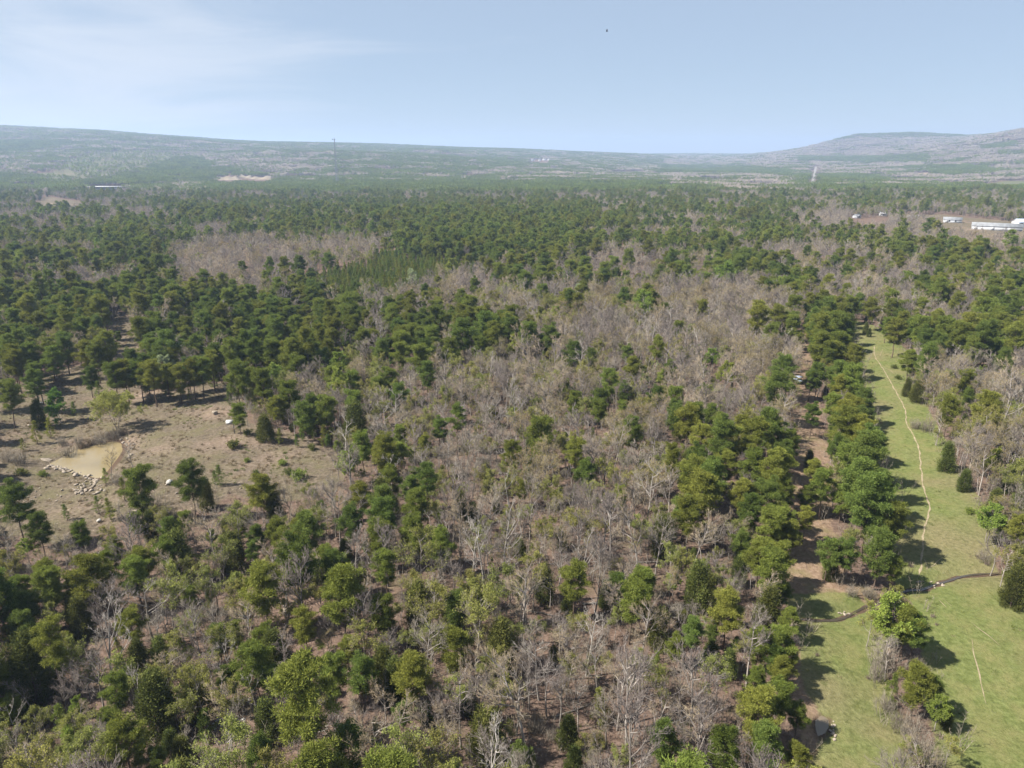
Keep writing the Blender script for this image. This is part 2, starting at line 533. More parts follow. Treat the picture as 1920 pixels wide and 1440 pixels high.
# every builder returns (wood Acc, foliage Acc or None, crown width, height)
def pine(seed, H=14.0, Wd=6.0, base=0.45, nb=46, ncl=5, nbl=34, bw=0.24, wood_n=6, taper=0.0, lod=0):
    rng = np.random.default_rng(seed)
    wood, fol = Acc(), Acc()
    pts = [np.array([0, 0, 0.0])]
    lean = rng.normal(size=2) * 0.03
    for k in range(1, 7):
        z = H * 0.97 * k / 6
        pts.append(np.array([lean[0] * z + rng.normal() * 0.08, lean[1] * z + rng.normal() * 0.08, z]))
    pts = np.array(pts)
    rad = np.linspace(0.19, 0.03, 7) * H / 14
    rad[0] *= 1.25
    tubes(wood, pts[:-1] - np.array([0, 0, 0.02]), pts[1:], rad[:-1], rad[1:], wood_n, 0)
    if not lod:                                        # dead stubs below the crown
        for k in range(7):
            z = H * rng.uniform(min(0.15, base * 0.5), base)
            a = rng.uniform(0, 6.28)
            p = np.array([lean[0] * z, lean[1] * z, z])
            cones(wood, [p], [p + np.array([math.cos(a), math.sin(a), rng.uniform(-0.3, 0.2)]) * rng.uniform(0.5, 1.3)], 0.03)
    cl = []
    sz = []
    for k in range(nb):
        t = (k + rng.uniform(0, 1)) / nb
        z = H * (base + (0.97 - base) * t)
        if taper:
            prof = (1 - t) ** 0.75 * (0.35 + 0.65 * min(1, t / 0.15)) + 0.08
        else:
            prof = math.sqrt(max(0.03, 1 - ((t - 0.38) / 0.66) ** 2)) * (0.55 + 0.45 * min(1, t / 0.25))
        L = Wd * 0.5 * prof * rng.uniform(0.45, 1.15)
        a = k * 2.39996 + rng.normal() * 0.4
        ph = math.radians(rng.uniform(5, 30) + 35 * t)
        dirv = np.array([math.cos(a) * math.cos(ph), math.sin(a) * math.cos(ph), math.sin(ph)])
        p0 = np.array([lean[0] * z, lean[1] * z, z])
        p1 = p0 + dirv * L
        if lod < 2:
            cones(wood, [p0], [p1], 0.05 * H / 14)
        m = max(1, int(round(ncl * (0.45 + 0.55 * L / (Wd * 0.5)))))
        for q in range(m):
            s = rng.uniform(0.45, 1.0) ** 0.8
            side = np.cross(dirv, [0, 0, 1.0])
            c = p0 + dirv * L * s + side * rng.normal() * 0.16 * L * s + np.array([0, 0, rng.normal() * 0.15 + 0.1])
            cl.append(c)
            sz.append(rng.uniform(0.45, 0.85) * (1 if lod == 0 else (1.25 if lod == 1 else 1.9)) * Wd / 6)
    cl.append(np.array([lean[0] * H, lean[1] * H, H * 0.96]))
    sz.append(0.55)
    puffs(fol, np.array(cl), np.array(sz), nbl, bw, rng, 0.45, 1, 0.7, 0.85 if lod == 0 else 0.6)
    return wood, fol, Wd, H

def bare(seed, H=12.0, Wd=7.0, spread=0.5, n1=8, n2=6, n3=5, n4=3, leaf=0, leaf_len=0.17, leaf_w=0.11, multi=1, tube_r=0.15, fork=0.38, twig=0.018, limb=1.0):
    rng = np.random.default_rng(seed)
    wood, fol = Acc(), Acc()
    S0, S1, Q0, Q1, T0, T1, tips, tipd = [], [], [], [], [], [], [], []
    def line(p, d, L, r0, r1, nseg, up, wob):
        pts = [p]
        d = d / np.linalg.norm(d)
        for k in range(nseg):
            d = d + rng.normal(size=3) * wob + np.array([0, 0, up])
            d /= np.linalg.norm(d)
            pts.append(pts[-1] + d * L / nseg)
        rr = np.linspace(r0, r1, nseg + 1)
        for k in range(nseg):
            S0.append(pts[k]); S1.append(pts[k + 1]); Q0.append(rr[k]); Q1.append(rr[k + 1])
        return pts, d
    def along(pts, t):
        f = t * (len(pts) - 1)
        k = min(int(f), len(pts) - 2)
        d = pts[k + 1] - pts[k]
        return pts[k] + d * (f - k), d / np.linalg.norm(d)
    def side(d, ang):
        _, a, b = frame_of(d)
        th = rng.uniform(0, 2 * math.pi)
        return d * math.cos(ang) + (a * math.cos(th) + b * math.sin(th)) * math.sin(ang)
    sc = H / 12.0
    for q in range(multi):
        d0 = np.array([rng.normal() * 0.05, rng.normal() * 0.05, 1.0])
        if multi > 1:
            a = q * 6.28 / multi + rng.uniform(-0.4, 0.4)
            d0 = np.array([math.cos(a) * 0.35, math.sin(a) * 0.35, 1.0])
        tr, dd = line(np.array([0, 0, -0.02]), d0, H * 0.9, tube_r * sc / math.sqrt(multi), 0.022 * sc, 6, 0.03, 0.05)
        for i in range(n1):
            t = fork + (0.97 - fork) * (i + rng.uniform(0, 1)) / n1
            p, d = along(tr, t)
            L1 = Wd * 0.5 * (1.12 - 0.62 * (t - fork) / (1 - fork)) * rng.uniform(0.75, 1.1)
            b1, _ = line(p, side(d, rng.uniform(0.55, 0.95) * (0.6 + spread)), L1, 0.06 * sc * limb, 0.022 * sc * limb, 3, 0.09, 0.13)
            for j in range(n2):
                p, d = along(b1, rng.uniform(0.3, 1.0))
                L2 = L1 * rng.uniform(0.3, 0.55)
                b2, _ = line(p, side(d, rng.uniform(0.4, 0.9)), L2, 0.024 * sc * limb, 0.012 * sc * limb, 2, 0.14, 0.15)
                for k in range(n3):
                    p, d = along(b2, rng.uniform(0.25, 1.0))
                    L3 = L2 * rng.uniform(0.4, 0.75)
                    e = side(d, rng.uniform(0.3, 0.8)) + np.array([0, 0, 0.2])
                    e /= np.linalg.norm(e)
                    T0.append(p); T1.append(p + e * L3)
                    tips.append(p + e * L3 * rng.uniform(0.5, 1)); tipd.append(e)
                    for w in range(n4):
                        u = rng.uniform(0.2, 0.95)
                        pp = p + e * L3 * u
                        g = side(e, rng.uniform(0.3, 0.9)) + np.array([0, 0, 0.15])
                        g /= np.linalg.norm(g)
                        T0.append(pp); T1.append(pp + g * L3 * rng.uniform(0.3, 0.6))
                        tips.append(T1[-1]); tipd.append(g)
    Q = np.array(Q0)
    S0, S1, Q1 = np.array(S0), np.array(S1), np.array(Q1)
    big = Q > 0.045 * sc
    if big.any():
        tubes(wood, S0[big], S1[big], Q[big], Q1[big], 6, 0)
    if (~big).any():
        tubes(wood, S0[~big], S1[~big], Q[~big], Q1[~big], 3, 0)
    cones(wood, np.array(T0), np.array(T1), twig * sc, 2)
    tips, tipd = np.array(tips), np.array(tipd)
    if leaf > 0:
        n = int(len(tips) * leaf)
        idx = rng.integers(0, len(tips), n)
        C = tips[idx] + rng.normal(size=(n, 3)) * 0.12
        D = tipd[idx] + rng.normal(size=(n, 3)) * 0.8
        blades(fol, C, D, leaf_len * rng.uniform(0.7, 1.3, n), leaf_w * rng.uniform(0.7, 1.3, n), rng, 1)
    return wood, (fol if leaf > 0 else None), Wd, H

def cedar(seed, H=7.0, Wd=4.2, nbl=11000, bw=0.09, bl=0.36, low=0.02, wood_n=6):
    rng = np.random.default_rng(seed)
    wood, fol = Acc(), Acc()
    tubes(wood, [[0, 0, -0.02], [0.05, 0, H * 0.4]], [[0.05, 0, H * 0.4], [0, 0.05, H * 0.9]], [0.16, 0.1], [0.1, 0.02], wood_n, 0)
    nl = 90
    lt = rng.uniform(0, 1, nl) ** 0.9
    la = rng.uniform(0, 6.28, nl)
    prof = lambda t: (np.minimum(1, 0.55 + t / 0.35) * (1 - t) ** 0.62) * 1.0 + 0.03
    lr = Wd * 0.5 * prof(lt) * rng.uniform(0.72, 1.1, nl)
    lc = np.stack([np.cos(la) * lr * 0.75, np.sin(la) * lr * 0.75, H * (low + (0.95 - low) * lt)], 1)
    idx = rng.integers(0, nl, nbl)
    off = rng.normal(size=(nbl, 3)) * np.array([0.33, 0.33, 0.45]) * Wd / 4.2
    C = lc[idx] + off
    D = np.stack([np.cos(la[idx]), np.sin(la[idx]), np.full(nbl, 0.9)], 1) + rng.normal(size=(nbl, 3)) * 0.5
    C[:, 2] = np.maximum(C[:, 2], 0.08)
    blades(fol, C, D, bl * rng.uniform(0.6, 1.2, nbl) * Wd / 4.2, bw * Wd / 4.2, rng, 1)
    return wood, fol, Wd, H

def bush(seed, H=1.6, Wd=2.2, nbl=900, nst=26):
    rng = np.random.default_rng(seed)
    wood, fol = Acc(), Acc()
    a = rng.uniform(0, 6.28, nst)
    r = rng.uniform(0.1, 0.5, nst) * Wd
    tipz = H * rng.uniform(0.5, 1, nst) * np.sqrt(np.maximum(0.15, 1 - (r / (0.55 * Wd)) ** 2))
    tip = np.stack([np.cos(a) * r, np.sin(a) * r, tipz], 1)
    cones(wood, np.stack([np.cos(a) * 0.08, np.sin(a) * 0.08, np.full(nst, -0.02)], 1), tip, 0.025)
    idx = rng.integers(0, nst, nbl)
    t = rng.uniform(0.45, 1.05, nbl)[:, None]
    C = tip[idx] * t + rng.normal(size=(nbl, 3)) * 0.16
    C[:, 2] = np.maximum(C[:, 2], 0.05)
    D = rnd_dirs(rng, nbl)
    D[:, 2] = np.abs(D[:, 2])
    blades(fol, C, D, rng.uniform(0.18, 0.36, nbl), 0.12, rng, 1)
    return wood, fol, Wd, H

def thicket(seed, H=2.4, Wd=3.4, nst=70):
    """Leafless brush: many thin stems from one foot, forked."""
    rng = np.random.default_rng(seed)
    wood = Acc()
    a = rng.uniform(0, 6.28, nst)
    r0 = rng.uniform(0, 0.3, nst) * Wd
    r = r0 + rng.uniform(0.02, 0.22, nst) * Wd
    b0 = np.stack([np.cos(a) * r0, np.sin(a) * r0, np.full(nst, -0.02)], 1)
    tip = np.stack([np.cos(a) * r, np.sin(a) * r, H * rng.uniform(0.55, 1, nst)], 1)
    tubes(wood, b0, tip, 0.022, 0.008, 3, 0)
    k = 6
    t = rng.uniform(0.3, 0.95, nst * k)[:, None]
    i = np.repeat(np.arange(nst), k)
    p = b0[i] + (tip[i] - b0[i]) * t
    d = rnd_dirs(rng, nst * k) * 0.7
    d[:, 2] = np.abs(d[:, 2]) + 0.35
    cones(wood, p, p + d * rng.uniform(0.3, 0.8, nst * k)[:, None] * H / 2.4, 0.011, 2)
    return wood, None, Wd, H

# ------------------------------------------------------------------ ground
def link(o, parent=None, label=None, cat=None, group=None, kind=None):
    COL.objects.link(o)
    if parent is not None:
        o.parent = parent
    if label: o['label'] = label
    if cat: o['category'] = cat
    if group: o['group'] = group
    if kind: o['kind'] = kind
    return o

def obj(name, me, parent=None, **k):
    return link(bpy.data.objects.new(name, me), parent, **k)

def grid_mesh(name, xs, ys, zfun, mats):
    """xs: (r,c), ys: (r,c)"""
    zs = zfun(xs, ys)
    r, c = xs.shape
    v = np.stack([xs, ys, zs], -1).reshape(-1, 3)
    i = np.arange(r * c).reshape(r, c)
    q = np.stack([i[:-1, :-1], i[:-1, 1:], i[1:, 1:], i[1:, :-1]], -1).reshape(-1, 4)
    me = bpy.data.meshes.new(name)
    me.vertices.add(len(v))
    me.vertices.foreach_set('co', v.astype(np.float32).ravel())
    me.loops.add(len(q) * 4)
    me.loops.foreach_set('vertex_index', q.astype(np.int32).ravel())
    me.polygons.add(len(q))
    me.polygons.foreach_set('loop_start', np.arange(0, len(q) * 4, 4, dtype=np.int32))
    me.polygons.foreach_set('use_smooth', np.ones(len(q), bool))
    for m in mats:
        me.materials.append(m)
    me.update(calc_edges=True)
    return me

def ground_material():
    m, n, l = mat('ground')
    geo = n.new('ShaderNodeNewGeometry')
    pos = geo.outputs['Position']
    def attr(nm):
        a = n.new('ShaderNodeAttribute')
        a.attribute_name = nm
        return a.outputs['Fac']
    n_fine = noise(n, l, pos, 1.6, 6, 0.65)
    n_mid = noise(n, l, pos, 0.22, 5, 0.6)
    n_big = noise(n, l, pos, 0.045, 4, 0.5)
    n_tiny = noise(n, l, pos, 5.0, 4, 0.7)
    # leaf litter of the forest floor
    lit = ramp(n, l, n_fine, [(0.25, (0.095, 0.066, 0.050)), (0.5, (0.215, 0.150, 0.115)), (0.75, (0.330, 0.245, 0.195))])
    lit2 = ramp(n, l, n_tiny, [(0.3, (0.13, 0.092, 0.072)), (0.7, (0.315, 0.240, 0.190))])
    lit = mixc(n, l, 0.45, lit, lit2)
    lit = mixc(n, l, ramp(n, l, noise(n, l, pos, 0.8, 6, 0.7), [(0.35, (0.55, 0.55, 0.55)), (0.65, (0, 0, 0))]), lit, (0.085, 0.062, 0.047))
    lit = mixc(n, l, ramp(n, l, n_mid, [(0.56, (0, 0, 0)), (0.7, (0.5, 0.5, 0.5))]), lit, (0.185, 0.165, 0.085))
    # old dry grass of the clearing with green flushes, pink soil and small stones
    dry = ramp(n, l, n_fine, [(0.25, (0.066, 0.054, 0.038)), (0.5, (0.160, 0.133, 0.096)), (0.75, (0.290, 0.245, 0.182))])
    dry = mixc(n, l, ramp(n, l, n_mid, [(0.46, (0, 0, 0)), (0.64, (0.5, 0.5, 0.5))]), dry, ramp(n, l, n_tiny, [(0.3, (0.105, 0.105, 0.045)), (0.7, (0.225, 0.215, 0.105))]))
    dry = mixc(n, l, ramp(n, l, n_big, [(0.52, (0, 0, 0)), (0.66, (0.65, 0.65, 0.65))]), dry, ramp(n, l, n_fine, [(0.3, (0.20, 0.145, 0.108)), (0.7, (0.42, 0.325, 0.255))]))
    dry = mixc(n, l, ramp(n, l, noise(n, l, pos, 2.6, 3, 0.6), [(0.66, (0, 0, 0)), (0.72, (0.8, 0.8, 0.8))]), dry, (0.50, 0.42, 0.34))
    # green meadow
    gra = ramp(n, l, n_fine, [(0.25, (0.096, 0.118, 0.036)), (0.5, (0.158, 0.188, 0.064)), (0.75, (0.232, 0.262, 0.100))])
    gra = mixc(n, l, ramp(n, l, n_mid, [(0.45, (0, 0, 0)), (0.68, (0.75, 0.75, 0.75))]), gra, ramp(n, l, n_tiny, [(0.3, (0.165, 0.165, 0.062)), (0.7, (0.300, 0.275, 0.13))]))
    gra = mixc(n, l, ramp(n, l, n_big, [(0.46, (0, 0, 0)), (0.66, (0.7, 0.7, 0.7))]), gra, ramp(n, l, n_fine, [(0.3, (0.15, 0.13, 0.07)), (0.7, (0.30, 0.26, 0.15))]))
    gra = mixc(n, l, ramp(n, l, noise(n, l, pos, 0.55, 5, 0.7), [(0.56, (0, 0, 0)), (0.68, (0.55, 0.55, 0.55))]), gra, (0.085, 0.105, 0.032))
    # bare sandy dirt
    dirt = ramp(n, l, n_fine, [(0.25, (0.26, 0.19, 0.125)), (0.75, (0.46, 0.36, 0.25))])
    brown = ramp(n, l, n_fine, [(0.25, (0.14, 0.098, 0.066)), (0.5, (0.275, 0.198, 0.138)), (0.75, (0.40, 0.305, 0.22))])
    brown = mixc(n, l, ramp(n, l, n_mid, [(0.48, (0, 0, 0)), (0.66, (0.6, 0.6, 0.6))]), brown, (0.20, 0.185, 0.085))
    pas = ramp(n, l, n_mid, [(0.3, (0.11, 0.13, 0.055)), (0.7, (0.17, 0.18, 0.085))])
    pas = mixc(n, l, ramp(n, l, noise(n, l, pos, 0.012, 4, 0.6), [(0.45, (0, 0, 0)), (0.62, (0.8, 0.8, 0.8))]), pas, (0.19, 0.16, 0.115))
    edge = math_(n, l, 'ADD', math_(n, l, 'MULTIPLY', n_mid, 0.55), math_(n, l, 'MULTIPLY', n_fine, 0.35))
    def mask(nm, hard=7.0, mid=0.45):
        s = math_(n, l, 'ADD', attr(nm), math_(n, l, 'SUBTRACT', edge, mid))
        s = math_(n, l, 'SUBTRACT', s, 0.5)
        s = math_(n, l, 'ADD', math_(n, l, 'MULTIPLY', s, hard), 0.5, True)
        return s
    c = lit
    c = mixc(n, l, mask('clear'), c, dry)
    c = mixc(n, l, mask('lane'), c, brown)
    c = mixc(n, l, mask('grass'), c, gra)
    c = mixc(n, l, mask('pasture', 3), c, pas)
    c = mixc(n, l, mask('dirt'), c, dirt)
    c = mixc(n, l, mask('mud'), c, (0.115, 0.082, 0.058))
    c = mixc(n, l, 1.0, c, (0.68, 0.66, 0.66), 'MULTIPLY')
    rel = math_(n, l, 'ADD', math_(n, l, 'MULTIPLY', n_fine, 0.7), math_(n, l, 'MULTIPLY', n_tiny, 0.3))
    out(n, l, bsdf(n, l, c, 1.0, 0.0, rel, 0.35))
    return m

M_GROUND = ground_material()
rowsY = np.concatenate([np.arange(-60, 330, 1.0), np.geomspace(330, 1300, 150)[:-1], np.geomspace(1300, 9500, 130)])
colsU = np.linspace(-1.1, 1.1, 421)
GX = colsU[None, :] * (rowsY[:, None] + 90)
GY = np.repeat(rowsY[:, None], len(colsU), 1)
gme = grid_mesh('ground', GX, GY, terrain, [M_GROUND])
gx, gy = GX.ravel(), GY.ravel()
def set_attr(nm, val):
    a = gme.attributes.new(nm, 'FLOAT', 'POINT')
    a.data.foreach_set('value', np.clip(val, 0, 1).astype(np.float32))
def zone(polys, soft, grow=0.0):
    o = np.zeros(len(gx))
    for p in polys:
        pa = np.array(p)
        pad = soft * 2 + grow + 2
        b = (gx > pa[:, 0].min() - pad) & (gx < pa[:, 0].max() + pad) & (gy > pa[:, 1].min() - pad) & (gy < pa[:, 1].max() + pad)
        if b.any():
            o[b] = np.maximum(o[b], sstep(-soft, soft, sdist(gx[b], gy[b], p) + grow))
    return o
a_clear = np.maximum(zone([WCLEAR, WGLADE, WGLADEB], 4.0, 3.0), zone([WDRY, WYARD], 12))
set_attr('clear', a_clear)
set_attr('lane', np.maximum(zone([WLANE], 2.5, 1.0), 0))
set_attr('grass', zone([WSTRIP, WMEADOW], 2.5, 1.0))
set_attr('pasture', np.maximum(zone([WPAST, WPITF] + WFIELDS, 25), zone([WTAN], 30)))
set_attr('dirt', zone([WPAD] + WORANGE, 6))
near_m = (gy < 320)
mud = np.zeros(len(gx))
mud[near_m] = np.maximum(0.8 - 0.8 * sstep(0.15, 0.95, seg_dist(gx[near_m], gy[near_m], WCREEK)), np.maximum(0.55 * sstep(-2.0, 0.5, sdist(gx[near_m], gy[near_m], WPUD)), 0.62 * sstep(-1.6, 0.2, sdist(gx[near_m], gy[near_m], WPOND))))
set_attr('mud', mud)
obj('ground', gme, kind='structure', label='forest floor of brown leaf litter with grassy openings and wooded hills beyond')

# ------------------------------------------------------------------ tree kinds
def pack(name, built, mats, desc):
    wood, fol, w, h = built
    combo = Acc()
    combo.join(wood)
    if fol is not None:
        combo.join(fol)
    d = dict(W=w, H=h, desc=desc)
    d['combo'] = combo
    d['mats'] = mats
    v, t, m = wood.arrays()
    if fol is not None:
        d['wood'] = wood.mesh(name + '_wood', mats)
        d['crown'] = fol.mesh(name + '_crown', mats)
    else:
        # a leafless tree: the stem and boughs are the trunk, the twigs the crown
        A, B = Acc(), Acc()
        A.add(v, t[m == 0], 0)
        B.add(v, t[m == 2], 2)
        d['wood'] = clean(A).mesh(name + '_wood', mats)
        d['crown'] = clean(B).mesh(name + '_crown', mats)
    return d

def clean(acc):
    v, t, m = acc.arrays()
    u, inv = np.unique(t.ravel(), return_inverse=True)
    o = Acc()
    o.add(v[u], inv.reshape(-1, 3), 0)
    o.m = [m]
    return o

VAR = {k: [] for k in 'PTYCBUAWLGDSK'}
for s in range(3):
    mt = M_PINE[s]
    nm = ('green', 'olive green', 'deep green')[s]
    for q in range(3):
        VAR['P'].append(pack('pine', pine(100 + 10 * s + q, (10.5, 11.5, 10.0)[q], 6.4, (0.36, 0.42, 0.28)[q], 46, 5, 160, 0.12), [M_PBARK, mt], f'full {nm} pine'))
    for q in range(2):
        VAR['T'].append(pack('tall_pine', pine(150 + 10 * s + q, 13.5, 5.6, (0.52, 0.58)[q], 36, 5, 160, 0.12), [M_PBARK, mt], f'tall {nm} pine'))
    VAR['Y'].append(pack('young_pine', pine(180 + s, 5.5, 3.4, 0.05, 36, 3, 80, 0.14, 5, 1.0), [M_PBARK, mt], f'small {nm} pine'))
for s in range(4):
    VAR['C'].append(pack('cedar', cedar(200 + s, (7, 8, 6, 7.5)[s], (4.2, 4.4, 4.2, 5)[s]), [M_PBARK, M_CEDAR], 'dense dark cedar'))
BM = [M_BBARK, M_BUD, M_TWIG]
for s in range(6):
    VAR['B'].append(pack('bare', bare(300 + s, (10.2, 10.8, 10.5)[s % 3], (7, 6.2, 7.8)[s % 3], 0.45 + 0.1 * (s % 2), 11, 7, 5, 3, tube_r=0.17, fork=(0.3, 0.42, 0.36)[s % 3], limb=1.15), [M_BBARK, M_BUD, (M_TWIG, M_TWIG_TAN, M_TWIG_DARK)[(s + s // 3) % 3]], ('rounded bare tree', 'slender bare tree', 'wide bare tree')[s % 3]))
VAR['B'].append(pack('bare', bare(309, 11, 7, 0.6, 6, 5, 4, 2, tube_r=0.17, fork=0.3), [M_WHITEBARK, M_BUD, M_WHITEBARK], 'bleached bare tree'))
for s in range(3):
    VAR['U'].append(pack('budding', bare(320 + s, 9.6, 7, 0.55, 10, 7, 5, 3, leaf=3.6, fork=0.3), BM, 'yellowish budding tree'))
for s in range(2):
    VAR['A'].append(pack('tan', bare(330 + s, 10.2, 8, 0.55, 11, 7, 5, 3, leaf=1.3, leaf_len=0.16, fork=0.32), [M_BBARK, M_TAN, M_TWIG], 'tan budding tree'))
VAR['W'].append(pack('willow', bare(340, 8.5, 8, 0.75, 7, 7, 5, 3, leaf=4.5, leaf_len=0.26, leaf_w=0.12, multi=4, fork=0.15), [M_BBARK, M_WILLOW, M_TWIG], 'wide budding tree'))
for s in range(2):
    VAR['L'].append(pack('lime', bare(350 + s, 10, 6, 0.6, 15, 8, 5, 2, leaf=6, leaf_len=0.24, leaf_w=0.17, fork=0.25), [M_BBARK, M_LIME, M_TWIG], 'lime green leafy tree'))
    VAR['G'].append(pack('leafy', bare(360 + s, 9, 6, 0.7, 15, 8, 5, 2, leaf=7, leaf_len=0.26, leaf_w=0.19, fork=0.15), [M_BBARK, M_LEAF, M_TWIG], 'fresh green leafy tree'))
VAR['D'].append(pack('blossom', bare(370, 10, 6, 0.55, 14, 8, 5, 2, leaf=4, leaf_len=0.2, leaf_w=0.15, fork=0.2), [M_BBARK, M_PALE, M_TWIG], 'pale whitish leafy tree'))
for s in range(2):
    VAR['S'].append(pack('bush', bush(380 + s, 1.5, 2.4), [M_PBARK, (M_PINE[0], M_CEDAR)[s]], 'low green bush'))
    VAR['K'].append(pack('thicket', thicket(390 + s), [M_TWIG, M_BUD, M_TWIG], 'leafless brown thicket'))

CAT = {'P': ('pine_tree', 'pine tree', 'pines of the mixed spring forest'), 'C': ('cedar_tree', 'cedar tree', 'cedars among the forest trees'),
       'Y': ('young_pine', 'young pine', 'young pines on open ground and in the planting'), 'B': ('bare_tree', 'bare tree', 'leafless trees of the spring forest'),
       'U': ('budding_tree', 'budding tree', 'trees in early bud'), 'L': ('leafy_tree', 'leafy tree', 'trees in fresh leaf'),
       'S': ('green_bush', 'bush', 'low green bushes'), 'K': ('brush_thicket', 'thicket', 'leafless brush on the clearings')}
MAIN = dict(P='P', T='P', Y='Y', C='C', B='B', U='U', A='U', W='U', L='L', G='L', D='L', S='S', K='K')
# crown centre height over crown width, height over width
RATIO = {k: (np.mean([v['H'] for v in VAR[k]]) / np.mean([v['W'] for v in VAR[k]])) for k in VAR}
CEN = dict(P=0.68, T=0.78, Y=0.5, C=0.5, B=0.64, U=0.62, A=0.64, W=0.58, L=0.6, G=0.55, D=0.58, S=0.5, K=0.5)

